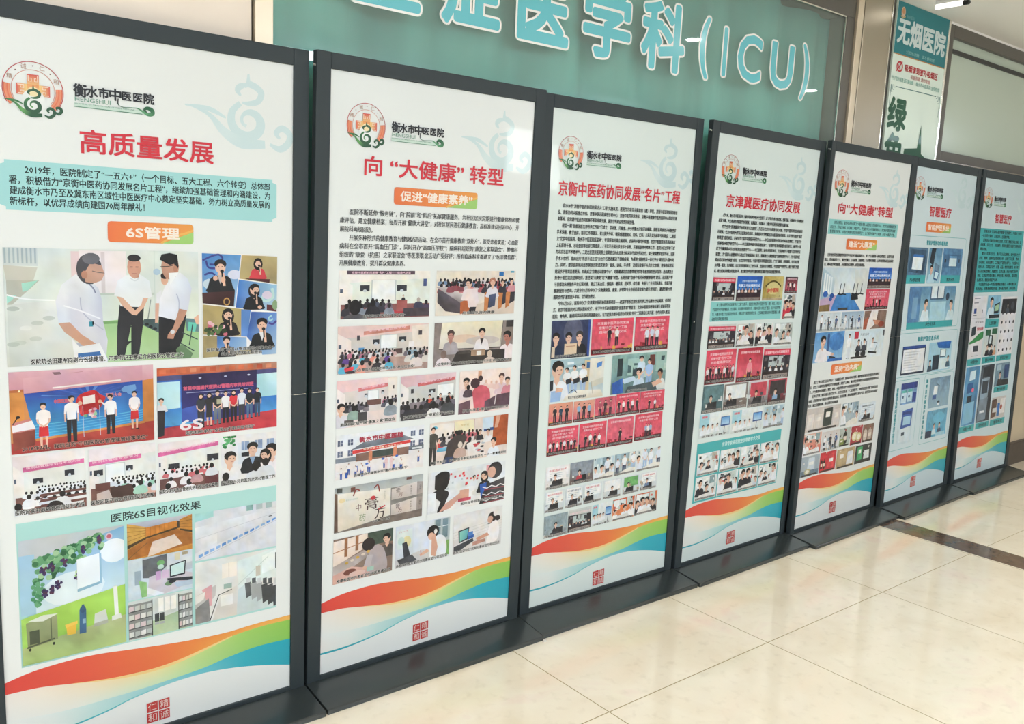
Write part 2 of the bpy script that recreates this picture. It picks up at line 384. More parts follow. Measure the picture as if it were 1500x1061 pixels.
def floor_mat():
    m = mat('polished_cream_tile', '#ead9bd', rough=0.07, spec=0.5)
    nt = m.node_tree; b = nt.nodes['Principled BSDF']; tc = nt.nodes.new('ShaderNodeTexCoord'); sp = nt.nodes.new('ShaderNodeSeparateXYZ')
    nt.links.new(tc.outputs['Object'], sp.inputs[0])
    def math_(op, a, bb, c=None):
        n = nt.nodes.new('ShaderNodeMath'); n.operation = op
        for i, q in enumerate((a, bb, c)):
            if q is None: continue
            if isinstance(q, (int, float)): n.inputs[i].default_value = q
            else: nt.links.new(q, n.inputs[i])
        return n.outputs[0]
    # joints every 0.8 m; past the brown strip the grid starts again at the strip
    far = math_('GREATER_THAN', sp.outputs['X'], 4.31)
    x = math_('SUBTRACT', sp.outputs['X'], math_('MULTIPLY', far, 0.189))
    def joint(v, off):
        f = math_('FRACT', math_('DIVIDE', math_('ADD', v, off), 0.8), 0.0)
        d = math_('MULTIPLY', math_('ABSOLUTE', math_('SUBTRACT', f, 0.5), 0.0), 0.8)
        return math_('LESS_THAN', d, 0.0017)
    j = math_('MAXIMUM', joint(x, 8.0-1.8095+0.4), joint(sp.outputs['Y'], 8.0-1.6760+0.4))
    n1 = nt.nodes.new('ShaderNodeTexNoise'); n1.inputs['Scale'].default_value = 3.0; n1.inputs['Detail'].default_value = 8; n1.inputs['Distortion'].default_value = 1.2
    n2 = nt.nodes.new('ShaderNodeTexNoise'); n2.inputs['Scale'].default_value = 28.0; n2.inputs['Detail'].default_value = 5
    nt.links.new(tc.outputs['Object'], n1.inputs['Vector']); nt.links.new(tc.outputs['Object'], n2.inputs['Vector'])
    r1 = nt.nodes.new('ShaderNodeValToRGB'); e = r1.color_ramp.elements
    e[0].position = 0.3; e[0].color = (*lin('#eeddc0'), 1); e[1].position = 0.62; e[1].color = (*lin('#f6e8cf'), 1)
    e2 = e.new(0.72); e2.color = (*lin('#f4e0ca'), 1)
    nt.links.new(n1.outputs[0], r1.inputs[0])
    r2 = nt.nodes.new('ShaderNodeValToRGB'); r2.color_ramp.elements[0].position = 0.28; r2.color_ramp.elements[0].color = (0.80, 0.77, 0.72, 1); r2.color_ramp.elements[1].position = 0.45; r2.color_ramp.elements[1].color = (1, 1, 1, 1)
    nt.links.new(n2.outputs[0], r2.inputs[0])
    mu = nt.nodes.new('ShaderNodeMix'); mu.data_type = 'RGBA'; mu.blend_type = 'MULTIPLY'; mu.inputs[0].default_value = 0.35
    nt.links.new(r1.outputs[0], mu.inputs[6]); nt.links.new(r2.outputs[0], mu.inputs[7])
    mg = nt.nodes.new('ShaderNodeMix'); mg.data_type = 'RGBA'; nt.links.new(j, mg.inputs[0]); nt.links.new(mu.outputs[2], mg.inputs[6]); mg.inputs[7].default_value = (*lin('#9c8350'), 1)
    nt.links.new(mg.outputs[2], b.inputs['Base Color'])
    rr = math_('ADD', math_('MULTIPLY', j, 0.5), 0.07); nt.links.new(rr, b.inputs['Roughness'])
    return m
M_FLOOR = floor_mat()

# ------------------------------------------------------------------ the corridor
X0, X1, YF = -4.0, 11.0, -4.5
struct(MB().box(X0, X1, YF, 2.45, -0.1, 0).build('floor', M_FLOOR))
struct(MB().box(X0, X1, YF, 2.45, CEIL, CEIL+0.1).build('ceiling', M_CEIL))
struct(MB().box(X0, 0.966, 2.33, 2.45, 0, CEIL).build('wall_back', M_WALL))
struct(MB().box(X0-0.1, X0, YF, 2.45, 0, CEIL).build('wall_left', M_PLAIN))
struct(MB().box(X1, X1+0.1, YF, 2.45, 0, CEIL).build('wall_right', M_SHADE))
struct(MB().box(X0, X1, YF-0.1, YF, 0, CEIL).build('wall_front', M_PLAIN))
struct(MB().box(4.755, X1, 2.33, 2.45, 0, 1.879).box(7.60, X1, 2.33, 2.45, 1.879, CEIL).build('wall_back_right', M_WALLTILE))
struct(MB().box(0.966, 4.755, 2.448, 2.47, 0, CEIL).build('wall_back_recess', M_WALL))
struct(MB().box(5.35, X1, 2.300, 2.33, 0, 0.15).build('baseboard_back', M_SKIRT, bevel=0.003))
struct(MB().box(4.2233, 4.3965, YF, 2.33, 0.0, 0.0006).build('trim_1', M_STRIPE))
w3 = struct(MB().box(7.14, 7.20, YF, YF+.05, 1.92, 2.59).box(7.88, 7.94, YF, YF+.05, 1.92, 2.59).box(7.20, 7.88, YF, YF+.05, 2.55, 2.59).box(7.20, 7.88, YF, YF+.05, 1.92, 1.98).build('window_3', M_BRONZE))
MB().box(7.20, 7.88, YF+.002, YF+.02, 1.98, 2.55).build('daylight_pane', mat('daylit_pane', '#ffffff', emit=((0.95, 0.98, 1.0), 15.0)), w3)
# glazed front of the ward
w1 = struct(MB().box(0.971, 1.022, 2.318, 2.448, 0, CEIL).build('window_1', M_CREAM_METAL, bevel=0.002))
MB().box(1.022, 3.869, 2.335, 2.448, 2.452, CEIL).box(3.803, 3.869, 2.335, 2.448, 0, 2.452).box(1.022, 3.803, 2.335, 2.448, 0, 0.06).build('window_frame', M_BRONZE, w1, bevel=0.002)
MB().box(1.022, 3.803, 2.338, 2.344, 2.446, 2.452).box(3.797, 3.803, 2.338, 2.344, 0.06, 2.446).build('glazing_bead', M_EDGE, w1)
MB().box(1.022, 3.803, 2.345, 2.350, 0.06, 2.452).build('glass_pane', M_PANE, w1)
# metal cladding between the two windows
t2 = struct(MB().box(3.869, 3.916, 2.322, 2.448, 0, CEIL).build('trim_2', M_CREAM_METAL, bevel=0.002))
struct(MB().box(3.924, 4.163, 2.322, 2.448, 0, CEIL).build('trim_3', M_BRUSHED, bevel=0.003))
struct(MB().box(4.163, 4.168, 2.319, 2.448, 0, CEIL).build('trim_4', M_EDGE))
struct(MB().box(4.168, 4.755, 2.330, 2.448, 0, CEIL).build('trim_5', M_BRONZE))
# high window on the right
w2 = struct(MB().box(4.757, 4.812, 2.322, 2.448, 1.88, 2.585).box(4.812, 7.60, 2.322, 2.448, 2.523, 2.585).box(4.812, 7.60, 2.322, 2.448, 1.881, 1.937).box(7.54, 7.60, 2.322, 2.448, 1.937, 2.523).build('window_2', M_BRONZE, bevel=0.002))
MB().box(4.757, 7.60, 2.3195, 2.322, 1.881, 1.886).build('bright_edge', M_EDGE, w2)
MB().box(4.812, 7.54, 2.333, 2.352, 2.449, 2.469).build('glazing_bar', M_BLACK, w2)
MB().box(4.812, 7.54, 2.345, 2.350, 1.937, 2.523).build('glass_pane', M_PANE2, w2)
MB().box(4.812, 7.54, 2.43, 2.448, 1.937, 2.523).build('frosted_backing', mat('pale_green_board', '#a9b8a2', rough=0.8), w2)
struct(MB().box(4.755, 7.60, 2.332, 2.448, 2.585, CEIL).build('trim_6', M_CEIL))

# teal curtain behind the glass, hanging in folds
cb = MB(); n = 220
for i in range(n):
    x = 1.03+2.76*i/(n-1); y = 2.405+0.022*math.sin(i*0.21+1.5*math.sin(i*0.06))+0.006*math.sin(i*0.47)
    cb.v += [(x, y, 0.08), (x, y, 2.445)]
for i in range(n-1): cb.f.append((2*i, 2*i+2, 2*i+3, 2*i+1))
cu = cb.build('curtain', M_CURTAIN, smooth=True)
sd = cu.modifiers.new('cloth', 'SOLIDIFY'); sd.thickness = 0.002
tag(cu, 'teal green curtain hanging in folds behind the lettered glass', 'curtain')

# ------------------------------------------------------------------ lettering on the glass
M_LET = mat('cyan_film', '#62b9c4', rough=0.2, coat=0.4); M_LETW = mat('white_film', '#eceae6', rough=0.25, coat=0.4)
lt = empty('glass_lettering', (2.4, 2.345, 2.03))
tag(lt, 'large cyan ICU ward name with white outline on the green glass', 'sign')
def film(ch, x0, x1, z0, z1, grow, y, name, m, parent):
    """one glyph whose ink fills x0..x1, z0..z1, its strokes widened all round by grow (metres)"""
    v, f = glyphs(ch, 0.0)
    ax, bx = min(p[0] for p in v), max(p[0] for p in v); az, bz = min(p[1] for p in v), max(p[1] for p in v)
    kx = (x1-x0)/(bx-ax); kz = (z1-z0)/(bz-az); V, F = [], []
    for j in range(16):
        w = 2*math.pi*j/16; n = len(V)
        V += [((p[0]-ax)*kx+x0-2.4+grow*math.cos(w), y-j*2e-6, (p[1]-az)*kz+z0-2.03+grow*math.sin(w)) for p in v]; F += [tuple(n+i for i in p) for p in f]
    me = bpy.data.meshes.new(name); me.from_pydata(V, [], F); me.update(); me.materials.append(m)
    o = bpy.data.objects.new(name, me); COL.objects.link(o); o.parent = parent; return o
LET = [('重', 1.268, 1.500, 2.045, 2.290), ('症', 1.568, 1.803, 2.038, 2.290), ('医', 1.874, 2.102, 2.040, 2.285), ('学', 2.168, 2.406, 2.036, 2.290), ('科', 2.463, 2.706, 2.037, 2.287),
       ('(', 2.795, 2.853, 2.042, 2.276), ('I', 2.940, 2.964, 2.068, 2.257), ('C', 3.036, 3.198, 2.068, 2.257), ('U', 3.264, 3.428, 2.070, 2.257), (')', 3.490, 3.550, 2.045, 2.280)]
for ch, x0, x1, z0, z1 in LET:
    g = 0.0055 if ch in '(ICU)' else 0.0085
    a = film(ch, x0+g, x1-g, z0+g, z1-g, g, -0.0014, 'letter', M_LET, lt)
    film(ch, x0+g, x1-g, z0+g, z1-g, g+0.0072, -0.0007, 'outline', M_LETW, a)

# ------------------------------------------------------------------ smoke-free notice on the metal wall
nt_ = empty('wall_notice', (4.205, 2.318, 0.9))
tag(nt_, 'tall teal and white smoke-free hospital notice on the metal wall', 'sign')
MB().box(0, 0.530, 0, 0.011, 0, 1.697).build('notice_board', mat('white_board', '#d2dfd4', rough=0.35), nt_, bevel=0.001)
MB().box(0.530, 0.547, -0.004, 0.011, 0, 1.697).build('edge_strip', M_EDGE, nt_, bevel=0.002)
NH = 1.697
def nz(z): return 0.9+NH-z
a = Art((0, 0, 1, 1), 0, clip=False)
a.rect(0.002, 0.002, .529, nz(2.352), '#17808a'); a.rect(.002, nz(2.354), .529, nz(2.349), '#c98a4a')
a.build('teal_header', M_SIGNPRINT, nt_, NH)
a = Art((0, 0, 1, 1), 1, clip=False)
a.text('无烟医院', .022, nz(2.462), .125, '#dcebea', .507, bold=.035); a.text('为了您和他人的健康', .12, nz(2.372), .018, '#9fd0d0', .25); a.text('请不要吸烟', .28, nz(2.372), .018, '#9fd0d0', .41)
a.build('headline', M_SIGNPRINT, nt_, NH, 'white lettering 无烟医院')
a = Art((0, 0, 1, 1), 1, clip=False)
a.el(.055, nz(2.55), .020, .024, '#d9b89a'); a.el(.055, nz(2.555), .012, .014, '#c98a5a'); a.stroke([(.035, nz(2.53)), (.055, nz(2.522)), (.078, nz(2.532))], .006, '#c9b27a'); a.text('衡水市中医医院', .09, nz(2.535), .018, '#7fb9bd', .165)
a.build('emblem', M_SIGNPRINT, nt_, NH)
a = Art((0, 0, 1, 1), 1, clip=False)
a.el(.073, nz(2.296), .032, .026, '#c8323e'); a.el(.073, nz(2.296), .022, .018, '#dfe9e0'); a.stroke([(.045, nz(2.272)), (.095, nz(2.322))], .008, '#c8323e', False); a.stroke([(.05, nz(2.31)), (.07, nz(2.29)), (.09, nz(2.275))], .006, '#c8323e')
a.text('吸烟请到室外吸烟区', .125, nz(2.298), .036, '#c8323e', .465, bold=.03); a.text('吸烟有害 请勿吸烟', .19, nz(2.262), .022, '#c8525a', .39)
a.text('为了您的健康 请不要吸烟', .01, nz(2.236), .022, '#4aa79a', .22); a.text('衡水市中医医院 全院控烟', .25, nz(2.236), .022, '#4aa79a', .50)
a.build('smoking_rule', M_SIGNPRINT, nt_, NH, 'red lettering about the outdoor smoking area')
a = Art((0, 0, 1, 1), 0, clip=False)
a.stroke([(.055, nz(2.199)), (.475, nz(2.203))], .004, '#3c7a78', False)
for sx, x0 in ((1, .012), (-1, .518)):
    for i in range(3): a.stroke([(x0+sx*(.004+i*.012), nz(2.206-.0*i)), (x0+sx*(.004+i*.012), nz(2.206-.012*(3-i))), (x0+sx*(.016+i*.012), nz(2.206-.012*(3-i)))], .0035, '#3c7a78', False)
    a.stroke([(x0, nz(2.205)), (x0, nz(2.10)), ], .0035, '#3c7a78', False)
a.build('border_line', M_SIGNPRINT, nt_, NH)
a = Art((0, 0, 1, 1), 1, clip=False)
for i, ch in enumerate('绿色医院'): a.text(ch, .012, nz(2.068-.172*i), .165, '#155a3c', .185, bold=.04)
a.build('green_lettering', M_SIGNPRINT, nt_, NH)
a = Art((0, 0, 1, 1), 1, clip=False)
Z = nz
a.poly([(.352, Z(2.045)), (.332, Z(1.925)), (.205, Z(1.912)), (.195, Z(1.86)), (.30, Z(1.80)), (.27, Z(1.62)), (.36, Z(1.72)), (.46, Z(1.62)), (.43, Z(1.80)), (.50, Z(1.86)), (.382, Z(1.90))], '#155a3c')
a.build('green_star', M_SIGNPRINT, nt_, NH)

# ------------------------------------------------------------------ lamps
for i, (x, y, st) in enumerate(ADDED_LAMPS):
    r = empty('added_ceiling_light', (x, y, CEIL))
    tag(r, 'unseen long white ceiling panel added to light the corridor', 'light', 'added ceiling light panels')
    MB().box(-.62, .62, -.17, -.15, -.02, -.0002).box(-.62, .62, .15, .17, -.02, -.0002).box(-.62, -.60, -.15, .15, -.02, -.0002).box(.60, .62, -.15, .15, -.02, -.0002).build('lamp_frame', M_LAMPCASE, r)
    MB().box(-.60, .60, -.15, .15, -.055, -.0002).build('diffuser', emit_mat('lit_diffuser', (0.82, 0.95, 1.11), st), r)
for i, (x, y, st) in enumerate(SPOTS):
    r = empty('downlight', (x, y, CEIL)); tag(r, 'small round white downlight in the corridor ceiling', 'light', 'round downlights')
    MB().lathe((0, 0, 0), (0, 0, -1), [(.055, .0002), (.055, .008), (.045, .008), (.045, .0002)], 24).build('trim_ring', M_LAMPCASE, r)
    MB().lathe((0, 0, 0), (0, 0, -1), [(.044, .0002), (.044, .006)], 24).build('lens', emit_mat('lit_lens', (1, 0.98, 0.94), st), r)
r = empty('tube_lamp', (4.360, 2.085, CEIL)); tag(r, 'slim white tube fitting with black end cap on the ceiling above the notice', 'light')
MB().box(-.012, .012, -.01, .125, -.018, -.0002).build('lamp_base', M_LAMPCASE, r, bevel=.003)
MB().lathe((0, .125, -.028), (0, -1, 0), [(.009, 0), (.010, .005), (.010, .125), (.009, .13)], 14).build('tube', emit_mat('lit_tube', (1.0, 0.97, 0.92), 2.0), r)
MB().lathe((0, -.006, -.028), (0, -1, 0), [(.010, 0), (.011, .005), (.011, .025), (.008, .03)], 14).build('end_cap', M_BLACK, r)

sc = MB().prism_z([(-.006, -.004), (.004, -.006), (.007, .003), (-.002, .006)], 0.0, .006).build('floor_scrap', M_SCRAP)
sc.location = (1.945, 2.128, 0); tag(sc, 'tiny white chip on the floor against the foot of the second board', 'scrap')

# ------------------------------------------------------------------ the printed photographs (x, y run 0..1 inside each picture, y down)
SK = '#e2b49c'
def mp(x0, y0, w, h): return lambda *p: [((x-x0)/w, (y-y0)/h) for x, y in p]
def cap(A, t, x0=0.06, x1=0.94, y=0.93, em=0.085): A.otext(t, x0, y, em, x1)

def p_ward_visit(A):
    q = mp(45, 75, 1425, 830)
    A.rect(0, 0, 1, 1, '#dfe6df'); A.vgrad(0, .45, .34, 1, '#e2e5dd', '#cfd3cc')
    A.rect(0, 0, .16, .15, '#cdd6d6')
    for i in range(8): A.rect(.005+i*.02, .0, .014+i*.02, .13, '#a9b8bd')
    A.poly(q((45, 195), (270, 210), (240, 300), (60, 300)), '#c9c8bc')
    A.poly(q((60, 300), (280, 300), (80, 480), (60, 480)), '#bcbcae')
    A.poly(q((160, 320), (270, 300), (200, 370), (165, 380)), '#a5dccc'); A.poly(q((60, 410), (125, 400), (90, 440), (60, 460)), '#a5dccc')
    A.poly(q((60, 470), (390, 440), (480, 560), (520, 910), (60, 910)), ['#d5d8d0', '#e9ebe6', '#e6e9e4', '#d2d6cf', '#c9cec8'])
    A.stroke(q((60, 400), (160, 425), (250, 435), (380, 440)), .012, '#f6f7f5')
    for i in range(9): A.el(.03+A.R.random()*.25, .5+A.R.random()*.35, .03, .02, A.R.choice(['#c4cac2', '#dfe2db', '#b8beb6']))
    A.rect(.32, .02, .36, .38, '#e7cfd2'); A.rect(.36, .01, .6, .39, '#f3e9ea'); A.rect(.47, .02, .49, .39, '#dccfd0')
    A.rect(.46, .39, 1, .64, '#dde6dc'); A.rect(.46, .38, .75, .4, '#c6d0c4'); A.rect(.75, 0, .755, .6, '#d0dcd4')
    A.poly(q((720, 600), (830, 590), (1500, 610), (1500, 910), (740, 910)), ['#a9cf95', '#a3cc90', '#9dc78c', '#a8c99a', '#b5d3a2']); A.poly(q((720, 600), (830, 600), (830, 618), (725, 620)), '#7fae6f')
    # trolley at the back
    for a, b in (((1085, 440), (1060, 590)), ((1170, 420), (1150, 600)), ((1000, 600), (1150, 690))): A.stroke(q(a, b), .008, '#8d9c98', False)
    A.poly(q((1030, 590), (1140, 590), (1150, 700), (1010, 630)), '#4f6468')
    for x, y in ((1050, 630), (1080, 650), (1115, 665)): A.el((x-45)/1425, (y-75)/830, .011, .014, '#20262a')
    A.el(.765, .19, .02, .03, '#b6cde0')
    # the man in the middle
    A.poly(q((845, 480), (1030, 500), (1020, 640), (985, 865), (925, 865), (930, 630), (875, 870), (815, 860), (825, 640)), '#2c2d33')
    A.el(.555, .955, .022, .02, '#17171a'); A.el(.64, .955, .022, .02, '#17171a')
    A.poly(q((900, 260), (1010, 255), (1075, 300), (1095, 420), (1035, 440), (1025, 500), (850, 490), (860, 420), (805, 410), (835, 300)), '#eeeff1')
    A.poly(q((825, 415), (870, 425), (960, 520), (975, 560), (940, 555), (860, 480)), SK); A.poly(q((1025, 430), (1065, 430), (1030, 500), (970, 560), (955, 530), (1010, 480)), SK)
    A.poly(q((930, 235), (1000, 235), (995, 275), (965, 285), (935, 270)), '#c08d76')
    A.el(.643, .15, .037, .098, '#c99682'); A.el(.643, .068, .036, .032, '#2b2a2c'); A.rect(.62, .145, .636, .153, '#4a3a36'); A.rect(.65, .145, .666, .153, '#4a3a36'); A.rect(.63, .205, .656, .212, '#9c5f55')
    A.stroke(q((930, 280), (965, 300), (1000, 278)), .01, '#d7dadd')
    # the man on the left, turned away
    A.poly(q((520, 750), (690, 750), (750, 880), (745, 910), (515, 910)), '#aeb4c8')
    A.poly(q((530, 255), (620, 300), (690, 350), (712, 430), (720, 600), (750, 740), (735, 870), (640, 800), (560, 740), (490, 700), (480, 600), (400, 600), (385, 450), (430, 330)), ['#e6e7ee', '#eceef4', '#d6d7e3', '#cfd0df', '#cbcddd', '#d3d5e2', '#c7c9da', '#d8dae6', '#d2d4e1', '#cccede', '#e4e6ee', '#dadce7', '#e0e2eb', '#e8eaf0'])
    A.stroke(q((600, 300), (650, 350), (670, 390)), .012, '#8b8ea6'); A.stroke(q((560, 420), (570, 520), (640, 600), (720, 660)), .01, '#b9bccf'); A.stroke(q((440, 480), (560, 520), (700, 580)), .012, '#f4f5f9')
    A.rect(.402, .63, .422, .675, '#3f9fb5'); A.rect(.418, .63, .426, .66, '#23262c')
    A.poly(q((400, 605), (480, 600), (560, 690), (660, 760), (665, 800), (610, 815), (540, 750), (440, 670)), '#cf9f88')
    A.el(.41, .17, .066, .135, '#4b4a50'); A.poly(q((640, 170), (720, 190), (740, 250), (715, 300), (660, 320), (600, 310), (590, 250)), '#c79a86'); A.el(.385, .22, .016, .035, '#b98570'); A.stroke(q((650, 230), (690, 240), (740, 245)), .006, '#5b5656', False); A.el(.42, .08, .045, .05, '#6b6a70')
    A.poly(q((490, 715), (540, 780), (690, 760), (745, 880), (745, 910), (510, 910)), '#e9ebf0'); A.poly(q((530, 830), (690, 820), (700, 850), (530, 860)), '#3d6fae'); A.poly(q((550, 865), (700, 860), (700, 872), (550, 880)), '#8fb2dd')
    # the woman and the man on the right
    A.el(.808, .26, .02, .05, SK); A.el(.808, .225, .022, .03, '#2a2426'); A.poly(q((1130, 400), (1170, 370), (1170, 480), (1130, 480)), '#e8eaee'); A.poly(q((1120, 470), (1150, 470), (1140, 620), (1115, 620)), SK)
    A.poly(q((1145, 570), (1300, 600), (1370, 560), (1340, 740), (1280, 870), (1140, 870)), '#24252b')
    A.poly(q((1250, 280), (1320, 235), (1380, 280), (1415, 360), (1380, 530), (1310, 515), (1280, 605), (1145, 570), (1160, 430), (1200, 340)), ['#f0f1f6', '#eef0f5', '#e3e6f0', '#d9ddeb', '#d4d8e8', '#dde1ee', '#e5e8f2', '#eff1f6', '#f2f3f8', '#eef0f6'])
    A.stroke(q((1290, 400), (1310, 470), (1300, 600)), .01, '#bcc2d6')
    A.poly(q((1310, 515), (1375, 530), (1345, 600), (1270, 720), (1260, 750), (1210, 745), (1215, 715), (1260, 660)), '#c4937d'); A.el(.848, .745, .013, .02, '#d8dbe0')
    A.el(.84, .14, .05, .12, '#c69580'); A.poly(q((1160, 140), (1175, 100), (1240, 88), (1300, 100), (1310, 190), (1290, 230), (1275, 170), (1240, 180), (1180, 150)), '#1d1c20'); A.el(.868, .16, .012, .03, '#b17e6a'); A.stroke(q((1160, 195), (1230, 190), (1270, 180)), .007, '#2f2f36', False)
    A.poly(q((1230, 240), (1310, 235), (1240, 330)), '#f6f7fa')
    A.poly(q((1360, 590), (1470, 600), (1470, 700), (1370, 690)), '#5f7f86'); A.poly(q((1385, 620), (1455, 630), (1440, 700), (1380, 690)), '#68c8b8'); A.poly(q((1430, 590), (1475, 560), (1475, 640), (1450, 640)), SK)
    for a, b in (((1330, 700), (1460, 760)), ((1310, 780), (1430, 850)), ((1420, 640), (1390, 800))): A.stroke(q(a, b), .01, '#3b474a', False)
    A.poly(q((1280, 830), (1330, 790), (1420, 870), (1400, 905), (1290, 905)), '#6f8f6a')
    A.otext('医院院长田建军向副市长徐建培、市委书记王景武介绍医院6S管理工作', .11, .965, .052, .91)

def p_speakers(A):
    A.rect(0, 0, 1, 1, '#f3f2f0'); q = mp(55, 65, 685, 950)
    A.poly(q((55, 65), (402, 75), (345, 550), (58, 515)), ['#3f78bd', '#5b96d0', '#9fc4e4', '#7fb0d9'])
    for p in (((60, 130), (130, 95), (200, 75), (235, 110), (200, 160), (120, 165)), ((90, 130), (110, 190), (170, 200)), ((75, 260), (130, 240), (170, 260))): A.stroke(q(*p), .018, ['#3b3f86', '#a84f8d', '#8fc9cf'][len(p) % 3])
    A.el(.42, .2, .09, .045, '#d7dcef'); A.el(.1, .29, .09, .05, '#c8dbe6')
    A.bust(.235, .37, .31, top='#1b1d22', mic=True, collar='#c8b9b2'); A.el(.17, .235, .03, .025, SK); A.el(.27, .25, .03, .03, SK)
    A.poly(q((55, 420), (345, 405), (335, 550), (58, 515)), ['#4a2a2c', '#3c2224', '#2f1b1d', '#43282a']); A.el(.315, .46, .045, .04, '#c39a5b'); A.el(.315, .46, .028, .026, '#37201f')
    A.poly(q((408, 75), (740, 82), (738, 342), (386, 292)), ['#b9a673', '#c7b582', '#ad9b6e', '#b4a272'])
    A.bust(.735, .24, .2, top='#d8434f', long=True, hair='#1c1416', mic=True); A.poly(q((430, 288), (670, 296), (665, 330), (470, 300)), '#54272c')
    A.poly(q((380, 300), (738, 350), (735, 605), (352, 560)), ['#3f79c0', '#9cc6e0', '#b8d3e6', '#2f62ad'])
    A.stroke(q((620, 430), (600, 480), (640, 500), (700, 460), (690, 380)), .03, '#bfe0dd'); A.el(.86, .4, .07, .04, '#e2d3e6')
    A.bust(.68, .54, .25, top='#17181d', long=True, mic=True, turn=1.2); A.el(.76, .52, .03, .018, SK)
    A.poly(q((640, 535), (735, 545), (735, 605), (640, 590)), '#5a2b31'); A.el(.97, .5, .04, .05, '#7e9a74')
    A.poly(q((58, 525), (490, 585), (462, 835), (60, 800)), ['#b5a26c', '#b9a874', '#a3966c', '#a99667']); A.poly(q((402, 575), (490, 586), (462, 835), (400, 828)), '#5b86c3')
    A.bust(.33, .79, .26, top='#1a191d', long=True, mic=True)
    for i in range(24): A.el(.03+A.R.random()*.27, .66+A.R.random()*.12, .028, .018, A.R.choice(['#3f5a33', '#d96d83', '#e8b7bd', '#5f7a4a', '#2e4127']), rot=A.R.random()*3)
    A.poly(q((495, 600), (738, 612), (735, 1010), (600, 1012), (455, 838)), ['#33559f', '#5c86c6', '#a9c4e2', '#8ab0d8', '#3d68b0'])
    A.stroke(q((660, 710), (700, 720), (735, 690)), .02, '#4a3f86'); A.stroke(q((690, 640), (660, 660), (670, 690), (700, 670)), .015, '#a6d2d6')
    A.bust(.79, .93, .3, top='#1b1d22', mic=True, collar='#e6e9ef'); A.rect(.62, .9, .93, .95, '#1b1d22')
    A.poly(q((60, 808), (450, 840), (445, 940), (540, 1000), (58, 1012)), '#a9986a'); A.poly(q((182, 820), (450, 842), (452, 960), (182, 960)), ['#3f74b8', '#8fb4dc', '#a3c1e0', '#5b8ccb'])
    A.bust(.31, 1.0, .2, top='#191a1f', mic=True)
    A.otext('医院参加“全国6S管理经验分享大会”', .05, .925, .038, .95); A.otext('并介绍医院做法和经验', .24, .968, .038, .79)

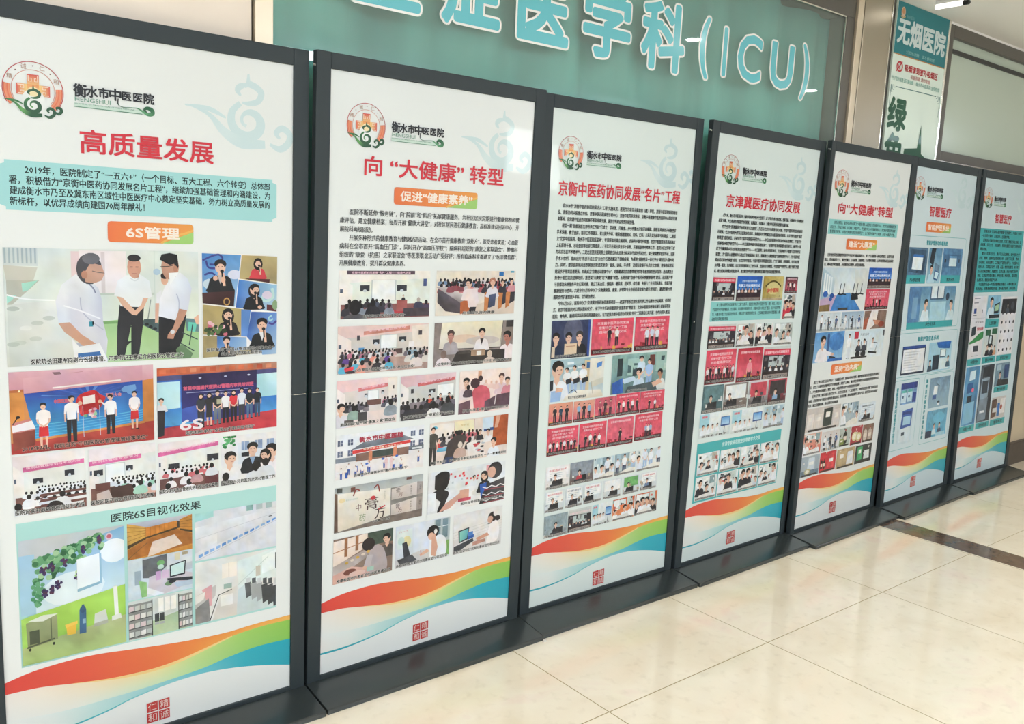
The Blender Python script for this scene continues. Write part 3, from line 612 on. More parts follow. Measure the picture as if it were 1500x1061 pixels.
def p_unveiling(A):
    q = mp(95, 120, 1325, 740)
    A.rect(0, 0, 1, 1, '#c9864e'); A.poly([(0, 0), (1, 0), (1, .2), (0, .23)], ['#d9a9b6', '#e5bac2', '#d298a5', '#c98f9c'])
    A.poly(q((470, 140), (540, 140), (600, 245), (560, 250)), '#8c6a70'); A.poly(q((640, 155), (750, 145), (740, 175), (640, 180)), '#b8848f')
    for x in (390, 700, 1180): A.el((x-95)/1325, .13+A.R.random()*.03, .012, .018, '#f8e9e6')
    A.poly([(0, .22), (.28, .2), (.3, .24), (0, .28)], '#b9683b'); A.stroke(q((470, 275), (1100, 245)), .018, '#efe4dc', False)
    for x in (180, 235, 390, 1150): A.el((x-95)/1325, .235, .008, .012, '#ffe9b8')
    A.poly([(0, .25), (.09, .25), (.09, .62), (0, .66)], '#d28a44'); A.poly([(.92, .2), (1, .18), (1, .85), (.92, .82)], '#cd8445')
    A.poly(q((218, 320), (1312, 265), (1312, 660), (305, 745)), ['#23419a', '#2d53ae', '#3f8fd0', '#3aa0d2'])
    for i in range(16):
        a = -2.9+i*.18; A.poly([(.53, .36), (.53+.36*math.cos(a), .36+.13*math.sin(a)), (.53+.36*math.cos(a+.07), .36+.13*math.sin(a+.07))], A.R.choice(['#3f63b8', '#5a86cc', '#35509f']))
    A.poly(q((218, 180), (1312, 120), (1312, 262), (218, 318)), ['#d9a9b6', '#d8a3b0', '#d39aa6', '#d09aa4']); A.stroke(q((470, 282), (1100, 250)), .018, '#efe4dc', False)
    for i in range(7): A.stroke(q((300, 560+i*26), (700, 545+i*26), (1310, 510+i*22)), .008, A.R.choice(['#5fb3e0', '#2f7cc4', '#63bfe0']))
    A.poly(q((1130, 310), (1240, 300), (1250, 340), (1200, 400), (1160, 380)), '#6fa0d8'); A.el(.8, .3, .04, .04, '#6fa0d8')
    A.text('中国医院6S', .29, .39, .055, '#d45a62', .41, bold=.03); A.text('联盟大会', .65, .36, .055, '#e08a84', .76, bold=.03)
    A.poly([(0, .86), (.16, .84), (.9, .75), (1, .74), (1, 1), (0, 1)], ['#a83a36', '#b8453d', '#b5473c', '#a93a36', '#b1332f', '#9d302e'])
    A.poly([(.16, .83), (.93, .735), (.93, .76), (.16, .86)], '#cf8a4a')
    # lectern
    A.poly(q((105, 580), (270, 545), (310, 650), (115, 690)), '#c07a78'); A.poly(q((105, 605), (280, 565), (310, 640), (110, 660)), '#efe9ec'); A.poly(q((110, 670), (305, 650), (300, 790), (115, 830)), ['#8d4438', '#7c3a30', '#7a3830', '#8a4438'])
    A.stroke(q((115, 590), (150, 540), (160, 520)), .012, '#222026'); A.el(.05, .55, .014, .018, '#1c1b20')
    # red cloth pulled from the board
    A.poly(crom(q((670, 440), (700, 370), (790, 335), (850, 330), (900, 370), (950, 400), (930, 450), (880, 520), (850, 500), (760, 560), (710, 550), (700, 480), (670, 445)), 4), '#c8282f')
    A.stroke(q((700, 380), (720, 470), (715, 540)), .02, '#e0524f'); A.stroke(q((860, 340), (900, 430), (880, 510)), .025, '#a81d26')
    A.poly(q((735, 385), (850, 370), (852, 445), (740, 455)), '#f2e9e6'); A.poly(q((740, 460), (850, 450), (860, 520), (740, 520)), '#b3202a')
    for i in range(14): A.el((790+A.R.uniform(-35, 70)-95)/1325, (545+A.R.uniform(-45, 35)-120)/740, .014, .018, A.R.choice(['#9fd0a8', '#d9a0b4', '#73b58d', '#e4d3d8', '#c2566a']))
    for x, y in ((735, 470), (890, 470)): A.stroke(q((x, y), (x+5, 760)), .006, '#b9c6d6', False)
    A.fig(.215, .965, .57, '#f5eeee', '#cf2a31', skirt=True); A.fig(.855, .83, .5, '#f5eeee', '#cf2a31', skirt=True)
    A.fig(.405, .915, .585, '#f4f1f2', '#22232b', arms=1, turn=1); A.fig(.68, .86, .51, '#f4f1f2', '#22232b', arms=1, turn=-1)
    A.poly(q((600, 440), (650, 450), (720, 430), (710, 460), (640, 500)), '#f4f1f2'); A.el(.465, .435, .016, .025, SK); A.poly(q((1000, 460), (950, 470), (900, 430), (910, 455), (960, 500)), '#f4f1f2'); A.el(.605, .43, .014, .024, SK)
    A.otext('2018年7月，我院当选“中国医院6S管理联盟理事单位”', .07, .945, .062, .95, halo='#e6b8ae')

def p_group(A):
    A.rect(0, 0, 1, 1, '#2a63b8'); A.vgrad(0, .5, 1, .83, '#2d74c8', '#57a7dc')
    A.poly([(0, 0), (1, 0), (1, .1), (0, .11)], ['#c9663f', '#b98d78', '#b46f52', '#d5623b'])
    for i in range(12): A.rect(.02+i*.08, .02, .07+i*.08, .08, A.R.choice(['#d9714c', '#c2583a', '#d98c6a']))
    A.poly([(0, .11), (1, .1), (1, .17), (0, .18)], '#4d4d78'); A.rect(.19, .16, .82, .8, '#2a2a6c'); A.poly([(.19, .12), (.82, .1), (.82, .3), (.19, .33)], '#2b2450')
    for x in (.34, .55, .75): A.el(x, .17, .012, .012, '#cfd4ee')
    A.text('首届中国现代医院6S管理内审员培训班', .205, .31, .062, '#d8607e', .79, bold=.05)
    A.rect(.23, .37, .78, .378, '#aab2da'); A.text('北京 河北 浙江 湖北 贵州 新疆', .37, .42, .03, '#d6daee', .63)
    A.poly([(.19, .6), (.5, .5), (.5, .8), (.19, .8)], '#3e58ae')
    A.poly([(0, .2), (.18, .2), (.18, .58), (0, .6)], ['#b9e0e8', '#c3e6ea', '#c9e9ec', '#aedbe6']); A.poly([(.82, .17), (1, .16), (1, .51), (.82, .52)], ['#a5d7e4', '#d7f0f2', '#b4e0ea', '#9fd3e2'])
    A.poly([(0, .86), (.3, .82), (1, .73), (1, 1), (0, 1)], ['#b83c48', '#c14551', '#c63c45', '#c63845', '#b03540'])
    A.bust(.03, .62, .2, '#e3dde2'); A.poly([(0, .6), (.06, .6), (.05, .96), (0, .98)], '#26232b')
    P = [('#333743', '#2a2d38', 0), ('#2b2a30', '#2b2a30', 1), ('#26262c', '#6d7683', 0), ('#ece8ea', '#1f1f27', 0), ('#c9303a', '#1d1d24', 0), ('#dfe3ee', '#34343f', 0), ('#20252f', '#4a6a92', 0), ('#1e242e', '#39506e', 0)]
    for i, (t, b, sk) in enumerate(P):
        A.fig(.345+i*.0685, .90-.012*i, .50-.008*i+(.02 if i in (2, 5) else 0), t, b, long=i in (0, 1, 4, 6), skirt=bool(sk), arms=i % 2)
    A.rect(.475, .5, .515, .57, '#a8a48c')
    A.text('6S', .175, .83, .2, '#efe6ea', .36, bold=.03); A.otext('医院组织参加“全国6S内审员培训班”', .22, .955, .058, .8)

def hall(A, ceil=('#eadde0', '#f3ecec'), wall='#e6e8e4', ban='#d76aa0', bany=.18, slope=-.05, bx=(.13, .98), screen=None, tvs=(), floor='#7a5650', crowd=(), cp=None, word='', side='#efe9e6', cy=.93):
    A.rect(0, 0, 1, 1, wall); A.poly([(0, 0), (1, 0), (1, .16), (0, .26)], [ceil[0], ceil[1], ceil[1], ceil[0]])
    A.poly([(0, .15), (.14, .3), (.14, .72), (0, .8)], side); A.rect(.01, .38, .04, .46, '#4e5a70')
    A.rect(.02, .7, 1, 1, floor)
    A.poly([(bx[0], bany+.02), (bx[1], bany+.02+slope), (bx[1], bany+.1+slope), (bx[0], bany+.1)], ban)
    if word: A.text(word, bx[0]+.05, bany+.06+slope/2, .05, '#f3c9d6', bx[1]-.05, bold=.02, rot=math.atan(slope/max(.1, (bx[1]-bx[0])*A.asp)))
    if screen: A.rect(screen[0]-.01, screen[1]-.01, screen[2]+.01, screen[3]+.01, '#b9c4c6'); A.rect(*screen, '#f4f6f6')
    for x0, y0, x1, y1 in tvs: A.rect(x0, y0, x1, y1, '#33363f'); A.el((x0+x1)/2, y1-.01, .02, .03, '#c9d2da')
    for c in crowd: A.crowd(*c)
    if cp: cap(A, cp, y=cy)

WH = ('#eceef2', '#e2e5ec', '#f2f3f5', '#d9dde6'); MIX = ('#e8e6ea', '#c9a8a6', '#8fa7b6', '#5b5a68', '#d9d3cf', '#b4708a', '#7a6f78')
DK = ('#2b2b33', '#3b3a44', '#4a4550', '#6a6470', '#8a7f86')
def p_training_a(A): hall(A, word='医院6S管理培训与考核大会', tvs=((.26, .4, .4, .49), (.7, .32, .84, .42)), crowd=((.3, 1, .55, .6, .02, .024, 2, WH), (.1, 1, .64, .74, .03, .045, 2, WH)), floor='#7b544d'); [A.poly([(.36+.0*i, .68+.09*i), (1, .66+.09*i), (1, .7+.09*i), (.33, .73+.09*i)], '#6a433d') for i in range(3)]; A.back(.2, .7, .05, '#e9ebf1'); A.back(.66, .72, .062, '#e6e9f0'); A.back(.05, .85, .075, '#eef0f4'); A.poly(crom([(.42, .93), (.5, .83), (.62, .84), (.68, .95), (.42, .97)], 4), '#2b2428'); cap(A, '医院定期开展6S管理培训与考核', .01, .97, .95)
def p_training_b(A): hall(A, word='医院6S管理专题学习', bx=(0, .78), bany=.2, screen=(.24, .3, .52, .62), tvs=((.06, .38, .2, .48), (.54, .36, .65, .45)), crowd=((.28, 1, .56, .6, .022, .03, 2, WH), (.4, 1.05, .66, .74, .035, .045, 2, WH+('#9fd0bb', '#e6b8a6')))); A.poly([(.3, .72), (.62, .7), (.7, .95), (.3, .95)], '#4a332f'); A.poly([(.1, .8), (.28, .75), (.34, .95), (.1, .97)], '#cbb9b4'); A.back(.76, .7, .06, '#a8d3c0'); A.rect(.08, .62, .3, .75, '#6d423c'); cap(A, '医院定期开展6S管理培训与考核', .01, .97, .95)
def p_award(A): hall(A, word='6S管理先进科室表彰大会', bx=(0, 1), bany=.16, slope=-.1, tvs=((.16, .42, .34, .54), (.8, .32, 1, .45)), crowd=((.08, .95, .52, .58, .03, .035, 2, ('#f1eef1', '#d9727a', '#efe6ea')),), floor='#6d4a48'); [A.back(x, y, r, t) for x, y, r, t in ((.2, .72, .05, '#ece9ee'), (.45, .66, .06, '#e9e6ec'), (.15, .85, .07, '#f1eff2'), (.5, .82, .075, '#efedf1'), (.63, .65, .06, '#b98f94'))]; A.rect(.76, .68, 1, .92, '#6b3a40'); A.back(.88, .55, .06, '#dfe3ea'); cap(A, '医院定期评选6S管理先进科室并颁发奖牌', .01, .98, .95)
def p_tour(A):
    A.rect(0, 0, 1, 1, '#ece9ea'); A.rect(.3, .16, 1, .6, '#dfe3e8')
    for x in (.36, .6, .82): A.rect(x, .14, x+.14, .32, '#8ea2c4'); A.rect(x+.05, .14, x+.06, .32, '#cfd7e4')
    for i in range(22): A.el(.02+A.R.random()*.22, A.R.random()*.22, .03, .03, A.R.choice(['#3f9a56', '#5fb070', '#2e7a45']))
    A.bust(.56, .8, .62, '#24252c', collar='#8aa6c8'); A.poly([(.36, .37), (.5, .36), (.5, .46), (.36, .45)], '#2a2b33')
    A.bust(.15, .98, .66, '#f0edef', turn=1); A.bust(.92, .95, .7, '#f3e9ea', turn=-1); A.bust(.8, .9, .55, '#efe6e8', long=True, turn=-1)
    A.back(.08, .82, .1, '#3d3a40'); A.back(.63, .68, .13, '#dfe2e8'); A.back(.8, .62, .1, '#d9dce2'); cap(A, '院领导与兄弟医院交流6S管理工作', .02, .98, .95)

def p_grape_mural(A):
    q = mp(22, 300, 600, 745)
    A.vgrad(0, 0, 1, .6, '#7fb4dc', '#d6ecf7'); A.poly([(0, 0), (1, 0), (1, .01), (.14, .16), (0, .13)], '#c6ccd0'); A.rect(0, .12, .14, .6, '#a9cfe6')
    A.el(.9, .2, .14, .1, '#eef6fb'); A.el(.5, .45, .3, .14, '#e6f4fb')
    for i in range(150):
        t = A.R.random(); x = .14+t*.64; y = .17-t*.13+abs(A.R.gauss(0, 1))*(.1 if t < .5 else .06); A.el(x, y, .03, .024, A.R.choice(['#3f7d52', '#5c9a68', '#2f6a45', '#84b98a', '#6aa877', '#a7cfa2']), rot=A.R.random()*3, n=7)
    for i in range(26): A.el(.16+A.R.gauss(0, .025), .36+i*.007, .022, .018, A.R.choice(['#4d9468', '#6fb283']), n=7)
    for i in range(26): A.el(.62+A.R.gauss(0, .06), .3+A.R.gauss(0, .03), .028, .022, A.R.choice(['#a6cf86', '#bcd98f', '#8fc07a']), n=7)
    for x, y in ((.22, .24), (.3, .22), (.41, .2), (.6, .12), (.54, .33), (.22, .42), (.29, .4), (.35, .37), (.75, .06)):
        for j in range(12): A.el(x+A.R.gauss(0, .014), y+j*.005, .014, .012, A.R.choice(['#3c2f5c', '#4b3a6d', '#5d3550']), n=8)
    A.el(.85, .075, .035, .03, '#d7c8d6'); A.el(.85, .075, .022, .018, '#c46a78')
    A.poly([(.53, .22), (.75, .2), (.75, .44), (.53, .47)], '#f2f9fc'); A.poly([(.53, .465), (.75, .435), (.75, .455), (.53, .49)], '#8fb9cf'); A.poly([(.75, .2), (.77, .2), (.77, .45), (.75, .455)], '#9cc4dc')
    A.poly([(0, .62), (.14, .6), (1, .5), (1, .78), (.14, .84), (0, .86)], ['#a9d36a', '#a6d45e', '#acd862', '#9bca58', '#98c957', '#9cca5f'])
    A.poly([(0, .86), (.14, .84), (1, .76), (1, 1), (0, 1)], ['#a9b57e', '#a3b478', '#b3b98a', '#b5ca80', '#a8c47a'])
    A.poly([(.04, .66), (.33, .64), (.33, .84), (.05, .87)], ['#8f9a6f', '#a0a880', '#8a9468', '#7b855c']); A.poly([(.05, .65), (.2, .62), (.34, .63), (.2, .67)], '#dfe5da'); A.rect(.07, .73, .16, .84, '#4a5340'); A.stroke([(.04, .86), (.3, .83)], .012, '#4d5542', False); A.stroke([(.27, .66), (.27, .84)], .008, '#5f6a4c', False)
    for x, y in ((.07, .88), (.29, .87)): A.el(x, y, .012, .012, '#2f3328')
    A.poly([(.41, .75), (.51, .74), (.5, .83), (.42, .83)], '#eec04a'); A.poly([(.4, .74), (.52, .725), (.52, .75), (.41, .765)], '#f2cc5c')
    A.stroke([(.575, .64), (.57, .84)], .05, '#3f6a94', False); A.el(.575, .64, .03, .03, '#35587e'); A.rect(.565, .6, .59, .64, '#3b5f86'); A.rect(.57, .72, .6, .76, '#8fb4cf')
    A.poly([(.69, .7), (.8, .68), (.82, .78), (.68, .8)], '#d3d8cf'); A.poly([(.68, .78), (.82, .77), (.82, .8), (.68, .81)], '#a9ab9a')
    A.poly([(.88, .5), (.92, .5), (.93, .76), (.89, .76)], '#eef1e9'); A.poly([(.86, .75), (.95, .74), (.96, .78), (.86, .79)], '#e2e6da')
def p_archive(A):
    A.rect(0, 0, 1, 1, '#c98a3c'); A.poly([(0, 0), (1, 0), (.78, .16), (.27, .2)], ['#b9bcc8', '#c9ccd6', '#a8a9b4', '#a9abb8'])
    A.poly([(0, 0), (.28, .16), (.28, .5), (0, .72)], '#c79a4c'); A.poly([(1, 0), (.8, .1), (.8, .42), (1, .55)], '#c4863a'); A.poly([(.28, .18), (.76, .12), (.76, .34), (.28, .48)], '#cf8436')
    for i in range(5): A.stroke([(0, .1+i*.13), (.28, .2+i*.06)], .012, '#8f6a2f', False); A.stroke([(1, .06+i*.1), (.8, .12+i*.06)], .012, '#8f5f2a', False)
    for i in range(7): A.stroke([(.28+i*.07, .18-i*.008), (.28+i*.07, .48-i*.02)], .01, '#a9692b', False)
    A.poly([(0, .6), (.28, .44), (.28, .5), (0, .7)], '#4b3a24'); A.poly([(.28, .44), (.76, .3), (.76, .35), (.28, .49)], '#4b3a24'); A.poly([(.8, .36), (1, .46), (1, .52), (.8, .42)], '#4b3a24')
    A.poly([(0, .72), (.28, .5), (.76, .35), (1, .56), (1, .85), (0, 1)], '#a8692f'); A.poly([(.38, .6), (.72, .5), (.84, .8), (.3, 1)], ['#e2cfc4', '#dcc9bd', '#e8d8ce', '#ddc8ba'])
    A.rect(.76, .14, .8, .34, '#4a3e33'); A.stroke([(.0, .98), (.3, .6)], .02, '#7c5a32', False)
def p_desk(A):
    A.rect(0, 0, 1, 1, '#cfdde6'); A.rect(.22, 0, 1, .5, '#c2c8d2'); A.poly([(.22, .05), (.6, 0), (.6, .3), (.4, .55), (.22, .5)], '#64696f'); A.poly([(.6, 0), (1, 0), (1, .3), (.6, .4)], '#d5dbe3')
    A.rect(.72, .02, .8, .2, '#dcd4b4'); A.rect(.84, .02, .93, .1, '#b9a98a'); A.el(.5, .2, .06, .07, '#6fa56a'); A.el(.5, .3, .05, .06, '#bcd8cc')
    A.rect(.1, .3, .2, .65, '#9fb0bd'); A.poly([(.32, .5), (.7, .42), (1, .6), (1, .85), (.55, 1), (.3, .75)], '#cfc9d4'); A.rect(.42, .4, .5, .62, '#cda6d0'); A.rect(.52, .4, .62, .6, '#d9bcd9')
    A.poly([(.64, .3), (.9, .24), (.88, .6), (.64, .62)], '#2f3640'); A.poly([(.66, .33), (.88, .27), (.86, .56), (.66, .58)], '#cfe9e6'); A.poly([(.6, .62), (1, .7), (1, .8), (.6, .68)], '#333a44')
    A.poly([(.16, .55), (.28, .62), (.28, .98), (.2, .98)], '#8fc27f'); A.poly([(.28, .75), (.55, .98), (.4, 1), (.28, .9)], '#e6ecf2'); A.el(.62, .76, .06, .06, '#6f8f6a'); A.el(.68, .72, .06, .05, '#2d3338'); A.poly([(.7, .76), (1, .78), (1, .9), (.75, .9)], '#b8cbe0')
def p_storeroom(A):
    A.rect(0, 0, 1, 1, '#d5dcd8'); A.rect(.4, .05, .76, .5, '#cfd5d2')
    for i in range(3): A.rect(.46+i*.1, .06, .54+i*.1, .42, '#f6f4ee')
    A.poly([(.34, .62), (.8, .5), (1, .95), (1, 1), (.25, 1)], ['#b2c7a4', '#a9bf9b', '#b7cda8', '#b9d0aa', '#c2d6b2'])
    for x0, x1, s in ((0, .36, 1), (.78, 1, -1)):
        A.rect(x0, .08, x1, .98, '#8d8f8c')
        for j in range(4):
            for i in range(4): A.poly([(x0+(x1-x0)*i/4+.008, .14+j*.22), (x0+(x1-x0)*(i+1)/4-.008, .13+j*.22), (x0+(x1-x0)*(i+1)/4-.008, .25+j*.22), (x0+(x1-x0)*i/4+.008, .27+j*.22)], A.R.choice(['#e9e6e2', '#d9dcd6', '#c9cbc6', '#e2c9c9', '#b9bdb8']))
            A.stroke([(x0, .28+j*.22), (x1, .26+j*.22)], .02, '#4a4c4b', False)
        A.stroke([(x1 if s > 0 else x0, .05), (x1 if s > 0 else x0, 1)], .025, '#3f4140', False)
    for i in range(2): A.rect(.4+i*.08, .45, .47+i*.08, .66, '#3f4446'); A.rect(.4+i*.08, .68, .47+i*.08, .74, '#aab0b2')
def p_worktop(A):
    A.rect(0, 0, 1, 1, '#dddee4'); A.poly([(0, 0), (.22, 0), (.22, .12), (0, .18)], '#abdcd8')
    for i, x in enumerate((.62, .74, .86)): A.rect(x, 0, x+.08, .12, ['#8fb3ad', '#b9c6c9', '#a9c0c0'][i])
    for i, (x0, x1) in enumerate(((0, .26), (.26, .6), (.6, .82), (.82, 1))): A.poly([(x0, .3-.16*x0), (x1, .3-.16*x1), (x1, .78-.42*x1), (x0, .84-.46*x0)], ['#f2f3f6', '#d8d9df', '#e6e7ec', '#cfd0d7'] if i % 2 == 0 else ['#e2e3e8', '#eceef1', '#dcdde3', '#d2d3d9']); A.stroke([(x0, .55-.3*x0), (x1, .55-.3*x1)], .01, '#c2c4cc', False)
    for i in range(14): t = i/13; A.poly([(.04+t*.9, .88-.5*t), (.04+t*.9+.05, .86-.5*t), (.04+t*.9+.05, .92-.52*t), (.04+t*.9, .95-.52*t)], A.R.choice(['#5f93d6', '#78a5dd', '#8fb4e2']))
    A.stroke([(0, 1), (.5, .72), (1, .42)], .008, '#b3b5bd', False); A.rect(.9, .3, .94, .32, '#3a3a40')
def p_office(A):
    A.rect(0, 0, 1, 1, '#e6e6e2'); A.poly([(.52, .1), (1, 0), (1, .5), (.52, .55)], '#e4efea'); A.rect(.32, .1, .5, .34, '#f7ecdf'); A.rect(.4, .1, .41, .34, '#d9cec2')
    A.poly([(.2, 1), (.3, .62), (.5, .5), (.52, .6), (.5, 1)], ['#d9d4cc', '#ddd8d0', '#e2ded7', '#e6e2dc', '#dcd7cf']); A.poly([(.5, .9), (.52, .58), (.62, .5), (1, .9), (1, 1), (.5, 1)], '#cfdcdc')
    A.poly([(.82, .1), (1, .03), (1, .35), (.82, .4)], '#f4faf7'); A.stroke([(.52, .5), (.9, .12)], .01, '#c3d3cd', False); A.rect(.74, .25, .8, .42, '#cfc6b6'); A.rect(.99, .08, 1, .35, '#3a3a3a')
    for i in range(6): x = .6+i*.07; A.poly([(x, .5+i*.03), (x+.08, .48+i*.03), (x+.09, .72+i*.05), (x+.02, .76+i*.05)], A.R.choice(['#5b5f62', '#8b9092', '#a9adae', '#474a4d'])); A.rect(x+.02, .42+i*.02, x+.07, .5+i*.025, A.R.choice(['#cfd2d3', '#54585b']))
    A.poly([(0, .55), (.25, .42), (.24, .6), (0, .9)], '#c9c4c0'); A.poly([(.08, .46), (.2, .4), (.2, .75), (.16, .75)], '#e0a9ad'); A.poly([(0, .55), (.12, .5), (.1, .62), (0, .68)], '#eceae7'); A.poly([(0, .75), (.16, .62), (.18, 1), (0, 1)], '#8f8d8b')
    A.rect(.34, .44, .44, .52, '#9fb8ae'); A.stroke([(.17, 1), (.28, .6), (.44, .55)], .014, '#2f2f31', False); A.rect(.3, .62, .45, .8, '#f2efe9')

# board 2
def p_lecture_a(A): hall(A, ceil=('#f6efe9', '#f4efe6'), wall='#e6ece2', ban='#54424f', bany=-.02, slope=0, bx=(.08, .82), screen=(.35, .2, .6, .62), tvs=((.22, .3, .32, .43), (.62, .3, .73, .43)), floor='#8c5a58', word='京衡中医药协同发展“名片”工程——健康大讲堂', side='#f7f1ec'); A.rect(.92, .17, .96, .33, '#4d5b8c'); A.rect(.56, .84, .75, .9, '#b94048'); A.rect(.62, .62, .74, .86, '#a9605e'); A.bust(.695, .63, .12, '#2b2a33'); A.crowd(.05, .56, .62, .72, .05, .06, 2, ('#4a4f62', '#7d6a78', '#393843', '#8f98a8')); A.back(.17, .76, .19, '#5c5a60'); A.back(.36, .68, .09, '#2c2b33'); A.back(.87, .62, .06, '#3d4057', '#b5a9a2'); A.back(.96, .68, .06, '#4d3f5a'); A.rect(.7, .8, 1, .98, '#4a4048'); A.otext('医院每周在康行楼举办“健康大讲堂”', .26, .95, .07, .72)
def p_queue(A):
    A.rect(0, 0, 1, 1, '#e9ded2'); A.rect(0, .02, .3, .18, '#efe3d2'); A.rect(.78, .02, .84, .12, '#2f74b8'); A.rect(.93, 0, .98, .04, '#41a8c4'); A.crowd(.04, .98, .2, .32, .04, .05, 3, ('#b9656b', '#6f86a5', '#cfc4c6', '#3c3a44', '#d98b8f', '#9c3f49'))
    A.poly([(.35, .85), (1, .5), (1, 1), (.35, 1)], '#dccbbd'); A.poly([(.02, .4), (.33, .68), (.36, .98), (.12, .9), (.02, .7)], ['#554f57', '#6a6068', '#4a444c', '#4d464e', '#3f3a42']); A.poly([(0, .36), (.14, .36), (.42, .62), (.3, .72)], ['#a9a0a2', '#cfc6c6', '#d7cfcd', '#8f8688']); A.poly([(.3, .7), (.42, .62), (.42, .9), (.3, .98)], '#b9683f')
    A.bust(.4, .66, .48, '#f0e0e0', turn=-1); A.poly([(.36, .4), (.5, .4), (.53, .7), (.47, .9), (.4, .82)], '#efdede'); A.poly([(.42, .82), (.5, .82), (.48, .98), (.4, .98)], '#2c2a33')
    for x in (.6, .78, .88): A.poly([(x, .5), (x+.06, .45), (x+.05, .9-.3*(x-.6)), (x, .95-.3*(x-.6))], '#c07a48'); A.poly([(x+.06, .48), (x+.13, .44), (x+.12, .78-.3*(x-.6)), (x+.05, .85-.3*(x-.6))], '#37343c')
    A.bust(.7, .6, .44, '#d9d7de', hair='#c98a72'); A.poly([(.66, .55), (.75, .52), (.74, .8), (.66, .86)], '#46506c'); A.bust(.83, .5, .3, '#34333c'); A.bust(.95, .48, .3, '#d99aa0'); A.crowd(.12, .3, .3, .34, .05, .05, 1, ('#7fa3c4', '#8c4b55')); A.otext('居民排队咨询健康', .33, .95, .07, .74)
def p_lecture_b(A): hall(A, ceil=('#e9c9c4', '#eecfc8'), wall='#d3cbc6', ban='#cf8a7c', bany=.1, slope=-.08, bx=(.27, .78), screen=(.46, .22, .63, .5), tvs=((.37, .3, .44, .4), (.66, .27, .74, .37)), floor='#b79a92', word='全市首家高血压学校', side='#f3e2dc'); A.poly([(.8, .05), (1, .02), (1, .55), (.82, .5)], '#f0e2d6'); A.rect(.88, .15, .92, .25, '#45404a'); A.rect(.2, .2, .23, .3, '#4a4450'); A.rect(.22, .46, .28, .58, '#4f8fc4'); A.rect(.77, .38, .83, .5, '#f4eef0'); A.rect(.62, .52, .7, .64, '#5a4444'); A.crowd(.05, .62, .52, .56, .03, .035, 2, MIX); A.crowd(0, .6, .64, .78, .045, .06, 2, ('#dfd8d6', '#e89a8a', '#6a4a9c', '#5bb5d6', '#b79c96', '#3b3840')); A.crowd(.72, 1, .55, .66, .04, .055, 2, MIX); A.back(.86, .68, .08, '#e3d6d2'); A.poly([(.07, .88), (.17, .85), (.17, .92), (.08, .95)], '#e0464f'); cap(A, '心血管病科在我市率先开展“高血压学校”', .18, .85, .93, .07)
def p_demo(A):
    A.rect(0, 0, 1, 1, '#8a7d79'); A.poly([(.09, 0), (.86, 0), (.84, .62), (.06, .6)], ['#f2ead2', '#eae0bd', '#d9cfc4', '#e3dad2']); A.stroke([(.86, 0), (.83, .64), (.06, .6)], .016, '#3c3437', False); A.rect(.9, .0, 1, .16, '#3a3536'); A.el(.35, .38, .2, .09, '#e2c7b4'); A.el(.6, .45, .22, .1, '#c9bdb8')
    A.bust(.2, .72, .54, '#a8a0a6', hair='#4d3a36', skin='#b9857a'); A.bust(.59, .68, .52, '#f0e8ea', collar='#3a3437'); A.bust(.93, .9, .64, '#efe2e4', turn=-1, skin='#b0766a')
    A.poly([(.28, .68), (.9, .68), (.9, .98), (.2, 1)], '#35302f'); A.rect(.46, .66, .64, .8, '#a98a72'); A.rect(.53, .69, .59, .79, '#efe9e4'); A.rect(.3, .66, .45, .74, '#4a4341'); A.back(.12, .72, .11, '#eedfe0', '#7d6862'); A.back(.7, .78, .1, '#d9c4b8', '#d9c4b4'); cap(A, '心血管病科医师在医院定期举办“高血压学校”讲座现场答疑', .02, .96, .94, .07)
def p_lecture_c(A): hall(A, ceil=('#efc9cd', '#f0d5d6'), wall='#dfd6d4', ban='#dd7f83', bany=.16, slope=-.06, bx=(.35, .84), screen=(.51, .26, .68, .46), tvs=((.45, .31, .5, .38), (.73, .27, .78, .34)), floor='#e9d7d4', word='脑病科康复之家', side='#f6ebe9'); A.poly([(.84, .02), (1, 0), (1, .5), (.86, .45)], '#f0e6dd'); A.rect(.92, .18, .95, .26, '#4b434a'); A.rect(.49, .45, .73, .57, '#6d4a45'); A.crowd(.1, .5, .5, .55, .035, .04, 2, DK); A.crowd(.72, 1, .44, .52, .035, .045, 2, MIX); A.bust(.07, .98, .5, '#dfdce6', turn=1); A.back(.28, .6, .075, '#8fa69c'); A.back(.9, .55, .085, '#8d98a3'); A.rect(.35, .7, .5, .92, '#4a474a'); A.rect(.13, .84, .28, .96, '#54504f'); cap(A, '脑病科定期开展“康复之家”联谊会', .07, .98, .93, .08)
def p_lecture_d(A): hall(A, ceil=('#d8b3bb', '#e6c8ce'), wall='#cdccca', ban='#c9686a', bany=.16, slope=-.08, bx=(.3, .98), screen=(.66, .26, .96, .52), tvs=((.5, .34, .62, .42),), floor='#4d484c', word='肿瘤科康爱之家联谊会'); A.rect(.18, .3, .23, .4, '#3b3a40'); [A.bust(x, .66, .2, '#d0564a') for x in (.52, .72, .88)]; A.crowd(0, 1, .58, .72, .05, .07, 2, DK+('#e2dede',)); A.back(.6, .72, .1, '#e9e6e4'); A.back(.86, .62, .09, '#4a4c52'); A.rect(.02, .84, .4, .97, '#3f3c40'); cap(A, '肿瘤科定期开展“康爱之家”联谊会', .06, .98, .93, .08)
